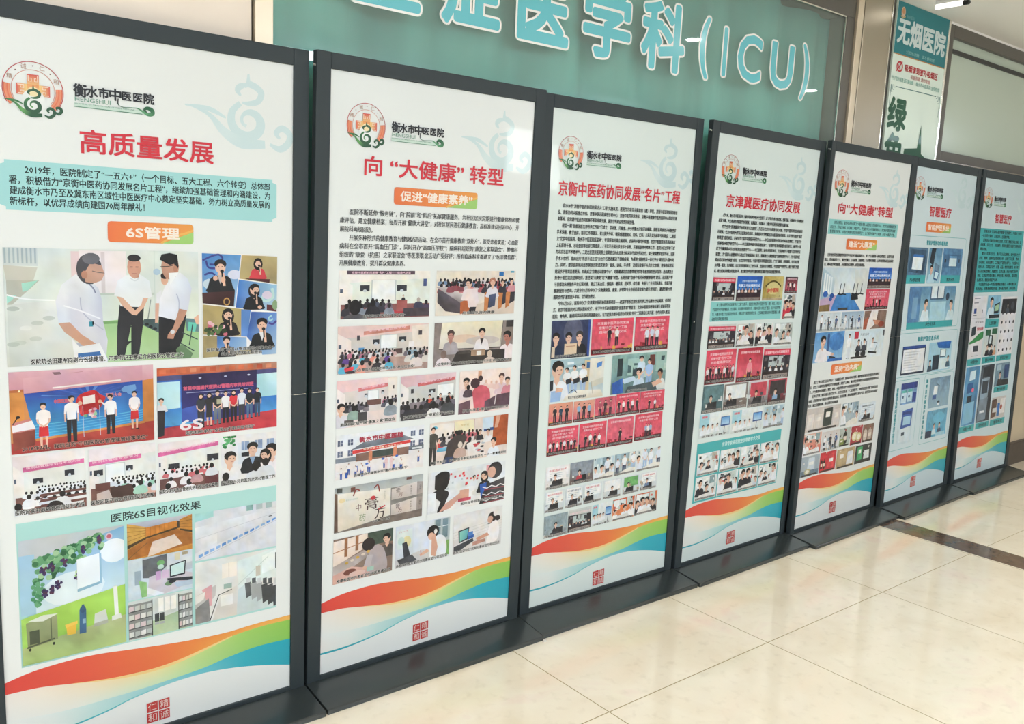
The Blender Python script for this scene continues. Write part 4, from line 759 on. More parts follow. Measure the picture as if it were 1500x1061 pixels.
def p_backs(A):
    A.vgrad(0, 0, 1, 1, '#f9e6dd', '#efd3cf'); A.rect(.35, .02, .42, .2, '#d9a488'); A.bust(.13, .66, .5, '#e9d7d8'); A.back(.17, .38, .07, '#5a4a55'); A.bust(.82, .6, .48, '#e2c4cc', hair='#5a3f3c'); A.bust(.94, .62, .4, '#d98a98'); A.crowd(.45, .75, .3, .34, .05, .06, 1, ('#efc9c0', '#e9bdb6'), ('#e2b7a4',))
    A.poly(crom([(.25, .5), (.32, .38), (.45, .36), (.58, .48), (.6, .75), (.5, .95), (.3, .95)], 4), ['#d8707c']*0 or '#d4606f'); A.el(.3, .3, .09, .12, '#4a2f38'); A.el(.4, .2, .045, .07, '#3b2a30'); A.poly([(0, .75), (.22, .68), (.22, 1), (0, 1)], '#6a4c58'); A.poly([(.5, .75), (.75, .62), (1, .6), (1, .9), (.5, 1)], '#5d4552'); A.stroke([(.73, .55), (.7, .85)], .025, '#e2d6da', False); cap(A, '肿瘤科医患“康爱之家”座谈交流', .08, .98, .93, .08)
def p_square(A):
    A.vgrad(0, 0, 1, 1, '#eceff5', '#f2e9e6')
    for x, y in ((.02, .12), (.13, .12), (.02, .36), (.13, .36), (.84, .1), (.94, .1), (.84, .34), (.94, .34)): A.rect(x, y, x+.055, y+.13, '#5c6580'); A.rect(x+.025, y, x+.03, y+.13, '#cfd4de'); A.rect(x+.015, y+.06, x+.055, y+.07, '#cfd4de')
    A.poly([(.3, .22), (.74, .16), (.88, .3), (.16, .36)], ['#7d838e', '#8b919b', '#6f7580', '#6a707c']); A.poly([(.18, .38), (.84, .31), (.84, .38), (.18, .46)], '#d6403f'); A.text('衡水市第十届膏方养生文化节', .3, .385, .045, '#f5e0c6', .74, bold=.02)
    for i, ch in enumerate('衡水市中医医院'): A.text(ch, .255+i*.072, .155, .13, '#b03a4c', .255+i*.072+.062, bold=.06)
    A.rect(.22, .46, .82, .64, '#8b6a60'); A.rect(.4, .45, .64, .6, '#3f4a48'); A.rect(.36, .44, .4, .66, '#d98b6a'); A.rect(.64, .42, .68, .64, '#d98b6a'); A.rect(0, .52, .22, .62, '#8f97a3'); A.rect(.82, .46, 1, .56, '#6d7580'); A.rect(.86, .5, .98, .54, '#dfe6ec')
    for i in range(16):
        x = .05+A.R.random()*.92; y = .74+A.R.random()*.14; A.fig(x, y+.12, .26, '#f1eef2', '#3a62b8', arms=1); A.stroke([(x-.01, y-.04), (x-.05, y-.09+A.R.random()*.08)], .02, '#f1eef2', False)
    for x in (.56, .62): A.fig(x, .93, .32, '#efc9c9', '#efd2d2', arms=1)
    for x, y in ((.52, .66), (.68, .64), (.34, .72)): A.el(x, y, .018, .025, A.R.choice(['#e0474f', '#4a6fc4']))
    A.otext('连续举办七届衡水市“膏方养生文化节”', .2, .945, .065, .82)
def p_consult(A):
    A.rect(0, 0, 1, 1, '#ead9cf'); A.rect(.02, .05, .3, .4, '#f0e6df'); A.rect(.3, .03, .55, .3, '#f3e8c4'); A.text('膏方节', .38, .14, .06, '#c9a86a', .48); A.stroke([(.3, .03), (.3, .35)], .012, '#a9604f', False); A.stroke([(.55, .02), (.55, .3)], .012, '#a9604f', False); A.rect(.66, .02, .82, .35, '#cfe0ee'); A.rect(.8, 0, 1, .75, '#b0562f'); A.poly([(.84, .0), (.9, 0), (.86, .3), (.82, .3)], '#d9a58c'); A.rect(.68, .3, .74, .36, '#34508c'); A.rect(.76, .28, .81, .35, '#34508c'); A.el(.06, .12, .03, .04, '#5fb8d8')
    A.bust(.12, .62, .26, '#c93a44'); A.rect(.09, .6, .22, .7, '#68aecb'); A.crowd(.16, .6, .3, .38, .045, .05, 2, ('#7d6a66', '#4a4750', '#c96a74', '#d9d0cc')); A.fig(.04, 1.05, .95, '#4d4a44', '#3c3a38', arms=1)
    A.poly(crom([(.22, .5), (.34, .34), (.46, .42), (.42, .6), (.34, .95), (.18, .98), (.2, .75)], 4), '#4a403f'); A.el(.36, .3, .05, .06, '#2a2426'); A.poly([(.2, .85), (.3, .85), (.28, 1), (.16, 1)], '#35446b'); A.back(.38, .6, .09, '#c9a89a', '#e2d2c4'); A.back(.5, .5, .07, '#2d2b31'); A.poly([(.46, .6), (.62, .5), (.72, .95), (.5, .98)], '#efe6e2')
    for i in range(12): A.el(.56+A.R.random()*.12, .5+A.R.random()*.35, .025, .025, A.R.choice(['#c9404a', '#f4efec', '#b9bfc9', '#3c3a40']))
    A.bust(.74, .62, .32, '#ece9ea', turn=-1); A.bust(.82, 1.0, .46, '#e9edf4', turn=-1); A.bust(.63, .55, .26, '#33323a'); cap(A, '膏方节期间：名老中医专家现场诊脉开方 一人一膏量身定制', .02, .99, .94, .07)
def p_gift(A):
    A.rect(0, 0, 1, 1, '#8b8681'); A.vgrad(0, 0, 1, .2, '#a9b0b2', '#c2c6c4'); A.rect(.02, .02, .08, .12, '#4a4d4a'); A.rect(.17, .04, .22, .14, '#7a5148'); A.rect(.8, .02, .86, .08, '#7a5148')
    A.poly([(.03, .14), (.62, .2), (.62, .83), (.04, .98)], ['#efe9df', '#f2ede4', '#e6dccd', '#ddd0be']); A.poly([(0, .12), (.03, .14), (.04, .98), (0, .98)], '#6d5548')
    A.stroke([(.2, .24), (.23, .1), (.27, .14)], .03, '#8f3a34'); A.stroke([(.43, .14), (.47, .08), (.49, .24)], .03, '#8f3a34')
    A.text('膏', .33, .48, .3, '#4a3236', .48, bold=.01); A.text('方', .44, .72, .3, '#3b2b2e', .56, bold=.01); A.text('中', .23, .52, .17, '#6a3a40', .29, bold=.0); A.text('药', .27, .76, .17, '#6d8a5a', .34, bold=.0); A.el(.42, .36, .03, .05, '#cf3b46'); A.stroke([(.48, .64), (.56, .58)], .03, '#c9404a')
    A.el(.08, .3, .035, .05, '#e6d3a8'); A.text('衡水市中医医院', .12, .31, .04, '#9fc0b0', .25); A.vtext('养生膏方', .55, .24, .45, .06, '#b9b7a8', 0)
    for y0 in (.2, .56):
        A.poly([(.63, y0+.04), (.93, y0-.04), (.93, y0+.27), (.63, y0+.29)], ['#d9ccc4', '#e6dcd6', '#d2c6bf', '#c6b8b0']); A.poly([(.93, y0-.04), (1, y0-.02), (1, y0+.25), (.93, y0+.27)], '#a59a95'); A.text('膏', .68, y0+.09, .13, '#4a3a3e', .73); A.text('方', .71, y0+.19, .12, '#6a3a40', .76); A.vtext('养生膏方', .86, y0+.02, y0+.24, .05, '#4a4542', 0); A.vtext('滋补', .97, y0+.05, y0+.16, .06, '#3a3636', 0)
    A.poly([(.62, .84), (1, .83), (1, 1), (.04, 1)], '#7d6f67'); A.otext('中药膏方外包装', .42, .9, .06, .62)
def p_pharmacy(A):
    A.rect(0, 0, 1, 1, '#e6e8ea'); A.rect(.18, .06, .7, .5, '#dfe3e6')
    for i in range(18): A.rect(*(lambda x, y: (x, y, x+.025, y+.05))(.22+A.R.random()*.4, .08+A.R.random()*.35), A.R.choice(['#d63a44', '#c42f3c', '#e0555a', '#b9c3c8']))
    A.rect(.74, .05, .79, .25, '#e3a2a8'); A.rect(.79, .1, .84, .4, '#8fc0d8'); A.poly([(.2, .75), (.6, .6), (.9, .65), (.8, 1), (.2, 1)], '#f0eeec'); A.rect(.4, .55, .52, .78, '#d9a58f'); A.rect(.38, .76, .55, .84, '#d0546c'); A.el(.63, .68, .07, .09, '#e6e3da')
    A.poly(crom([(.08, .1), (.16, .02), (.26, .08), (.24, .4), (.16, .5), (.08, .42)], 4), '#1e1c20'); A.poly(crom([(.02, .52), (.14, .45), (.26, .55), (.22, .8), (.2, 1), (.12, 1), (.16, .75)], 4), '#26242a'); A.poly([(.22, .82), (.4, .62), (.44, .68), (.28, .95), (.14, 1)], '#d9a594'); A.rect(0, .5, .1, .95, '#f2f3f5')
    A.bust(.58, .5, .26, '#dfe3ea', turn=1); A.bust(.72, .7, .52, '#1f2026', long=True, turn=-1); A.poly([(.66, .5), (.75, .48), (.75, .82), (.68, .84)], '#2f62b8')
    A.el(.86, .2, .1, .21, '#1b191c'); A.el(.815, .24, .055, .14, '#d9a992'); A.poly([(.78, .52), (1, .42), (1, 1), (.66, 1), (.7, .75)], '#2a2629')
    for y in (.6, .78, .92): A.stroke([(.7+.06*i, y+(.03 if i % 2 else -.02)) for i in range(6)], .025, '#efe9ea', False); A.rect(.72, y+.05, 1, y+.075, '#8f2f3a')
    A.otext('医师指导顾客中医药养生膏方', .42, .9, .07, .98)
def p_massage(A):
    A.rect(0, 0, 1, 1, '#8a7468'); A.poly([(0, .05), (.56, 0), (.56, .3), (0, .62)], ['#f6e6dc', '#efe0d4', '#e9d3c4', '#f2dccf'])
    for x in (.18, .36): A.rect(x, 0, x+.05, .52-x*.5, '#9c6a4a')
    A.stroke([(0, .3), (.5, .18)], .02, '#a9785a', False); A.poly([(.56, 0), (1, 0), (1, .3), (.6, .3)], '#4a5a50'); A.poly([(0, .6), (.55, .35), (.62, .5), (.1, .85), (0, .85)], ['#b9aaa4', '#a89892', '#8f827d', '#cfc2bc', '#d6c9c3'])
    A.poly([(0, .8), (.3, .68), (.65, .82), (.6, 1), (0, 1)], ['#d9a89c', '#e2b7aa', '#cfa096', '#d8b0a2', '#e0b4a4']); A.el(.28, .8, .11, .07, '#7c4a40'); A.el(.4, .86, .14, .06, '#e4c0b4'); A.bust(.9, .62, .52, '#5a5450', turn=-1)
    A.poly(crom([(.6, .4), (.74, .3), (.86, .48), (.9, .92), (.62, .92), (.58, .7)], 4), '#b5a9ac'); A.el(.58, .26, .11, .15, '#2a2426'); A.poly([(.56, .5), (.66, .52), (.62, .78), (.5, .78)], '#c2b6ba'); A.el(.52, .78, .04, .04, SK); A.rect(.56, .78, .68, .88, '#a8c9bd')
    for i in range(5): A.el(.22+i*.09, .58-i*.04, .03, .03, A.R.choice(['#c9a04a', '#e0cdb8', '#5a4a40']))
    cap(A, '推拿科医师为患者进行中医推拿治疗', .06, .97, .95, .08)
def p_phone(A):
    A.rect(0, 0, 1, 1, '#d9dfe9'); A.rect(.02, .1, .3, .55, '#dfe9e6'); A.text('八一八', .06, .14, .06, '#d9626a', .22); A.el(.2, .4, .08, .14, '#e6dca8'); A.el(.1, .36, .06, .1, '#c6e0d8'); A.rect(.32, 0, .66, .7, '#dce3f0'); A.rect(.7, .02, 1, .6, '#b9c4c6')
    for x in (.72, .86): A.rect(x, .03, x+.1, .5, '#7d949c'); A.rect(x, .2, x+.1, .22, '#e6ecee')
    A.rect(.9, .58, 1, .95, '#7fae62'); A.poly([(0, .8), (.5, .68), (.8, .78), (.7, 1), (0, 1)], '#d3d0d2'); A.poly([(.12, .42), (.2, .4), (.28, .78), (.16, .82)], '#3a3d46'); A.poly([(.04, .8), (.3, .74), (.4, .9), (.1, .98)], '#4d4f56')
    A.poly(crom([(.62, .5), (.8, .4), (.93, .55), (.92, .95), (.62, .95)], 4), '#eef0f4'); A.el(.68, .3, .115, .16, '#1c1a1e'); A.el(.65, .4, .06, .09, SK); A.poly([(.66, .42), (.72, .34), (.78, .7), (.74, .92), (.66, .88)], '#dba892'); A.el(.73, .3, .03, .06, '#e9e6e4'); A.poly([(.44, .78), (.58, .68), (.62, .76), (.46, .84)], SK); A.stroke([(.46, .68), (.47, .8)], .02, '#a83c44', False); cap(A, '各临床科室定期对出院患者进行电话回访', .02, .97, .95, .08)
def p_headset(A):
    A.rect(0, 0, 1, 1, '#e6e3e2')
    for i in range(5): A.stroke([(0, .45+i*.07), (1, .3+i*.07)], .008, '#c9c6c6', False)
    A.rect(0, .62, 1, 1, '#dcd8d6'); A.poly([(.1, .42), (.32, .38), (.3, .68), (.12, .74)], '#3b4048'); A.poly([(.13, .45), (.3, .41), (.28, .65), (.14, .7)], ['#8fd0c6', '#67b8c4', '#5ba8ba', '#84cbb8']); A.rect(.3, .5, .4, .65, '#4a7cc4'); A.poly([(.3, .62), (.42, .58), (.42, .66), (.3, .7)], '#2f5ca8')
    A.poly([(.02, .8), (.4, .68), (.42, .76), (.1, .95), (.02, .92)], '#44474d'); A.poly(crom([(.74, .42), (.86, .36), (.94, .5), (.92, .85), (.7, .92), (.7, .7)], 4), '#f6f1f1'); A.el(.8, .24, .1, .13, '#2a2226'); A.el(.75, .3, .06, .09, '#dba892'); A.el(.86, .16, .05, .08, '#efe6e2'); A.el(.91, .3, .05, .07, '#2a2226'); A.stroke([(.82, .28), (.76, .4), (.7, .4)], .014, '#1c1b1f'); A.poly([(.46, .7), (.7, .62), (.74, .7), (.5, .78)], '#d59e88'); A.poly([(.4, .78), (.66, .76), (.66, .84), (.4, .88)], '#b98a7c'); cap(A, '医院“回访中心”定期对患者进行电话回访', .02, .97, .95, .08)

# smaller picture kinds used on the boards further along
def redstage(A, n=3, top=('#26262e', '#f0eef0'), bg='#dc4a60', rows=3, fy=.9, fh=.5, sign=True, x0=.25, x1=.75, floor='#8f2430', skirt=False):
    A.vgrad(0, 0, 1, 1, bg, '#e2677a'); A.rect(0, .84, 1, 1, floor)
    A.lines(.12, .88, .13, rows, .12, .085, '#f3cdd2', ['京津冀中医药协同发展', '京衡中医“名片”工程', '启动暨揭牌仪式'])
    A.clutter(8, 0, .74, 1, .9, ['#7a1f2a', '#b03040', '#3a2026', '#d9a04a'], .06)
    for i in range(n): x = x0+(x1-x0)*(i/max(1, n-1) if n > 1 else .5); A.fig(x, fy+A.R.uniform(-.02, .02), fh, top[i % len(top)], A.R.choice(['#22222a', '#2b2d3a']), arms=1, w=1.15)
    if sign: A.rect(.02, .86, .98, .97, '#3a2026'); A.otext('京津冀中医药协同发展签约仪式', .05, .92, .075, .95)
def wardround(A, n=4, bg=('#bcd3dc', '#dfe6e6'), floor='#9aa6a8', tops=('#f0f2f6', '#e2e8f2'), bed=True, label='专家在病房查房指导工作'):
    A.vgrad(0, 0, 1, 1, bg[0], bg[1]); A.rect(0, .8, 1, 1, floor)
    for i in range(3): A.rect(.1+i*.3, .02, .3+i*.3, .4, A.R.choice(['#a9c2cc', '#cfdde0', '#8fa9b6', '#e6ebea']))
    A.clutter(14, 0, .05, 1, .6, ['#8fa6b0', '#e9efee', '#6f8792', '#c9d6d8', '#4a5a66', '#b9a98f'], .07)
    for i in range(n):
        x = .1+i*.8/max(1, n-1)+A.R.uniform(-.05, .05); h = A.R.uniform(.5, .8)
        (A.fig(x, 1.05, A.R.uniform(.85, 1.1), A.R.choice(tops), A.R.choice(['#a9c2e2', '#e6ebf4', '#3a4660']), arms=A.R.randrange(2), w=1.2) if A.R.random() < .6 else A.bust(x, A.R.uniform(.9, 1.05), h, A.R.choice(tops), turn=A.R.choice((-1, 1))))
    if bed: A.poly([(.3, .86), (.75, .7), (1, .75), (1, 1), (.3, 1)], '#ece7dc')
    if label: A.rect(.04, .9, .96, .985, '#8d857d'); A.otext(label, .06, .94, .08, .94)
def lectern(A, bg=('#dfe6ea', '#cfd6da'), top='#26262e', screen='#f4f4f2', left=True, label=True, x=.4, desk='#3a3a40', word='中医适宜技术培训', wcol='#d9727c'):
    A.vgrad(0, 0, 1, 1, bg[0], bg[1]); A.rect(.08, .06, .92, .6, screen)
    if word: A.text(word, .14, .18, .1, wcol, .86, bold=.02); [A.rect(.16, .3+i*.09, .16+A.R.uniform(.4, .65), .325+i*.09, '#b9c6d2') for i in range(3)]
    A.clutter(6, .0, .5, 1, .9, ['#8a8f94', '#d9dcdc', '#4a4e54', '#b9a68f'], .07)
    A.bust(x, .86, .5, top); A.poly([(x-.22, .8), (x+.3, .76), (x+.32, 1), (x-.22, 1)], desk); A.poly([(x+.12, .62), (x+.3, .6), (x+.3, .8), (x+.12, .82)], '#22242a')
    if label: A.rect(.04, .88, .96, .985, '#9c948d'); A.otext('专家远程授课指导', .08, .935, .085, .92)
def darkmeet(A, ban='#d63f58', seats=7, label=True, screen=True):
    A.rect(0, 0, 1, 1, '#2c2a33'); A.rect(0, 0, 1, .2, '#cfd3d0'); A.poly([(0, .06), (1, .1), (1, .3), (0, .24)], ban); A.text('京津冀中医药协同发展座谈会', .06, .18, .1, '#f6d5da', .94, bold=.02)
    if screen: A.rect(.2, .3, .8, .62, '#bcc8c8'); A.text('衡水', .42, .48, .1, '#5b6a6c', .58)
    A.clutter(10, 0, .3, 1, .7, ['#3a3842', '#1d1c22', '#4a4650', '#6a6468'], .08)
    for i in range(seats): A.bust(.08+i*.84/max(1, seats-1), .78, .2, A.R.choice(['#eef0f2', '#cfd6dc', '#3a3a44']))
    A.rect(0, .76, 1, .88, '#33282a')
    if label: A.rect(.04, .86, .96, .985, '#a08f88'); A.otext('京津冀协同发展会议', .08, .93, .09, .92)
def clinic(A, n=3, bg=('#e9eded', '#d5dddb'), tops=('#f3f4f6', '#e9ecf2', '#2b2b33'), label=True):
    A.vgrad(0, 0, 1, 1, bg[0], bg[1]); A.rect(.05, .04, .3, .4, '#f4f6f5'); A.rect(.65, .02, .9, .36, A.R.choice(['#c9d9d6', '#8fa6a8', '#b9b0a6'])); A.rect(.3, .06, .6, .3, '#dfe6e4')
    A.clutter(16, 0, .04, 1, .6, ['#b9c9c6', '#f2f4f3', '#5a6468', '#2f343a', '#d9c9b6', '#8fa6a8', '#c96a60'], .07)
    for i in range(n): A.bust(.15+i*.7/max(1, n-1)+A.R.uniform(-.08, .08), A.R.uniform(.84, 1.05), A.R.uniform(.45, .85), tops[(i+A.R.randrange(3)) % len(tops)], turn=(1 if i < n/2 else -1), skin='#e0b39c')
    A.poly([(.2, .8), (.7, .74), (.85, 1), (.15, 1)], '#e6e3de')
    if label: A.rect(.04, .9, .96, .985, '#8e8982'); A.otext('专家坐诊服务群众', .1, .94, .08, .9)
def screenroom(A, label=True):
    A.vgrad(0, 0, 1, 1, '#e9eeee', '#d6dedc'); A.rect(0, .02, .3, .56, '#a9d6e2'); A.text('健康', .05, .14, .1, '#e06a74', .24, bold=.03); A.rect(.68, .22, .98, .62, '#2a4f8c'); A.vgrad(.7, .25, .96, .56, '#5a9ad6', '#b4d6ee'); A.stroke([(.82, .62), (.8, .9)], .03, '#4a4e56', False)
    for i in range(4): A.bust(.12+i*.15, .88-.03*i, .42-.03*i, '#eef0f3', turn=1)
    if label: A.otext('远程会诊教学', .1, .94, .09, .9)
def plaque(A):
    A.poly([(0, 0), (1, 0), (1, 1), (0, 1)], ['#b39a4c', '#c9b873', '#d8cc92', '#a58f45']); A.el(.5, .5, .34, .26, '#d9cc8c'); A.stroke([(.12+i*.076, .42-.22*math.sin(math.pi*i/10)) for i in range(11)], .07, '#5c4f28'); A.text('协作医院', .22, .58, .2, '#c43a30', .78, bold=.04); A.text('二〇一八年', .5, .84, .08, '#4a4022', .9); A.rect(0, .92, 1, 1, '#b7a58c')
def bluestage(A):
    A.vgrad(0, 0, 1, .6, '#2457b4', '#3f86d2'); A.rect(0, .55, 1, 1, '#3a2b33'); A.text('京衡中医药协同发展', .2, .2, .09, '#cfe2f6', .8, bold=.03); A.text('名医工作站揭牌仪式', .06, .38, .12, '#e6f1fb', .94, bold=.04)
    for i in range(7): A.bust(.1+i*.135, .66, .2, A.R.choice(['#e9e2e0', '#2d2a33', '#d6a58e']))
    A.rect(.03, .86, .97, .98, '#8a756f'); A.otext('京衡中医协同发展大会', .06, .92, .08, .94)
def gym(A):
    A.vgrad(0, 0, 1, .5, '#cfdfe6', '#e6edee'); A.poly([(0, 0), (.28, .25), (.26, .62), (0, .8)], ['#a9c4d4', '#d3e2ea', '#b9d0dc', '#8fb0c4']); A.poly([(.7, .02), (1, 0), (1, .6), (.72, .5)], '#d9dfdc')
    for i in range(4): A.rect(.04+i*.05, .12+i*.03, .07+i*.05, .6, '#eef4f6')
    A.poly([(.36, .6), (.64, .58), (.92, 1), (.2, 1)], ['#4f8fcc', '#5a9ad4', '#3a78ba', '#4584c4']); A.poly([(0, .72), (.34, .62), (.24, 1), (0, 1)], '#c3a9c6')
    for x, y, r in ((.1, .6, .07), (.24, .64, .06), (.22, .72, .045)): A.el(x, y, r/1.3, r, '#2f62b4')
    for x in (.42, .5, .72, .8, .9): A.stroke([(x, .36), (x-.02, .62)], .03, '#2b2f38', False); A.stroke([(x-.05, .6), (x+.05, .62)], .03, '#22262e', False)
    A.poly([(.66, .62), (.82, .62), (.84, .74), (.68, .76)], '#262a31'); A.poly([(0, .86), (.22, .84), (.22, 1), (0, 1)], '#8c744c'); A.rect(.4, .93, .62, .985, '#4a453f')
def rehab(A, bg='#cfdbe2', tops=('#f2f4f6', '#2b2c36', '#3b5f96'), n=3, big=None):
    A.vgrad(0, 0, 1, 1, bg, '#e4e9ea'); A.rect(0, .86, 1, 1, '#b8bcbb')
    for i in range(n): A.fig(.18+i*.64/max(1, n-1), .96, A.R.uniform(.72, .86), tops[i % len(tops)], A.R.choice(['#2a2b34', '#e6e8ec', '#3c3f4a']), arms=1, w=1.15)
    A.clutter(16, 0, .3, 1, .95, ['#8fa2b0', '#3a3f48', '#e9edf0', '#5a7a9a', '#c9b8a8'], .07)
    for i in range(4): x = A.R.uniform(.1, .9); A.stroke([(x, .4), (x+.05, .95)], .025, '#3a3e45', False)
    if big: A.rect(.1, .9, .9, .985, '#5a5550')
def exam(A, bg=('#5f9ad0', '#8fbce2'), top='#f0e9ea'):
    A.vgrad(0, 0, 1, 1, bg[0], bg[1]); A.el(.75, .35, .26, .3, '#4a86c6'); A.rect(.42, .05, .5, .7, '#3a5f92'); A.bust(.28, .98, .86, top, turn=1); A.poly([(.4, .62), (.62, .7), (.58, .8), (.36, .78)], '#efe6e6'); A.el(.64, .76, .06, .05, SK); A.poly([(.55, .8), (.75, .86), (.8, 1), (.55, 1)], '#262a36'); A.rect(.5, .9, 1, 1, '#2f6ab4')
def hands(A):
    A.rect(0, 0, 1, 1, '#8d7266'); A.poly([(.3, 0), (.6, 0), (.55, .7), (.3, 1), (.1, 1)], '#efe8e6'); A.poly([(.4, .5), (.7, .55), (.88, .7), (.8, .85), (.5, .75)], '#c98a6e'); A.el(.8, .76, .14, .16, '#9c4a3a'); A.poly([(0, .5), (.2, .3), (.15, 1), (0, 1)], '#b0604a')
def bikes(A):
    A.vgrad(0, 0, 1, 1, '#d3e4ec', '#e6edee'); A.rect(.24, .04, .34, .3, '#d43a4e'); A.text('乐康运动', .38, .16, .1, '#5a6a78', .6); A.fig(.12, .96, .84, '#eff2f6', '#dfe6f0', arms=1, w=1.2)
    for x in (.36, .5): A.bust(x, .74, .42, '#3a4250'); A.el(x, .84, .06, .13, '#262a32'); A.stroke([(x+.06, .4), (x+.08, .9)], .03, '#22262d', False)
    A.stroke([(.62, .8), (.84, .86)], .07, '#262a31', False); A.stroke([(.8, .84), (.84, .5), (.7, .46)], .03, '#30353d', False); A.bust(.72, .66, .36, '#f0f1f3'); A.rect(.96, .04, 1, .26, '#3a3d44'); A.rect(.2, .92, .6, .99, '#3f3c3a')
def product(A, bg='#d9d2c8', items=(), floor=None, label=True):
    A.vgrad(0, 0, 1, 1, bg, bg)
    if floor: A.rect(0, .72, 1, 1, floor)
    A.clutter(8, 0, 0, 1, 1, [bg, '#8a8178', '#e6dfd6', '#5a524c'], .06)
    for k, x, y, w, h, c in items:
        if k == 'box': A.poly([(x, y), (x+w, y-.02), (x+w, y+h), (x, y+h+.02)], c); A.rect(x+w*.25, y+h*.2, x+w*.75, y+h*.5, '#f0e9e0')
        elif k == 'bottle': A.poly(crom([(x+w*.35, y), (x+w*.65, y), (x+w*.65, y+h*.2), (x+w, y+h*.32), (x+w, y+h), (x, y+h), (x, y+h*.32), (x+w*.35, y+h*.2)], 2), c); A.rect(x+w*.08, y+h*.5, x+w*.92, y+h*.8, '#e9d9c9'); A.rect(x+w*.33, y, x+w*.67, y+h*.1, '#b03a3a')
        elif k == 'round': A.el(x+w/2, y+h/2, w/2, h/2, c); A.el(x+w/2, y+h/2, w*.3, h*.3, '#f1ead6')
        elif k == 'bag': A.poly([(x+w*.1, y), (x+w*.9, y), (x+w, y+h), (x, y+h)], c); A.rect(x+w*.2, y+h*.35, x+w*.8, y+h*.6, '#f2efe8')
    if label: A.rect(.08, .9, .92, .985, '#3a3633')
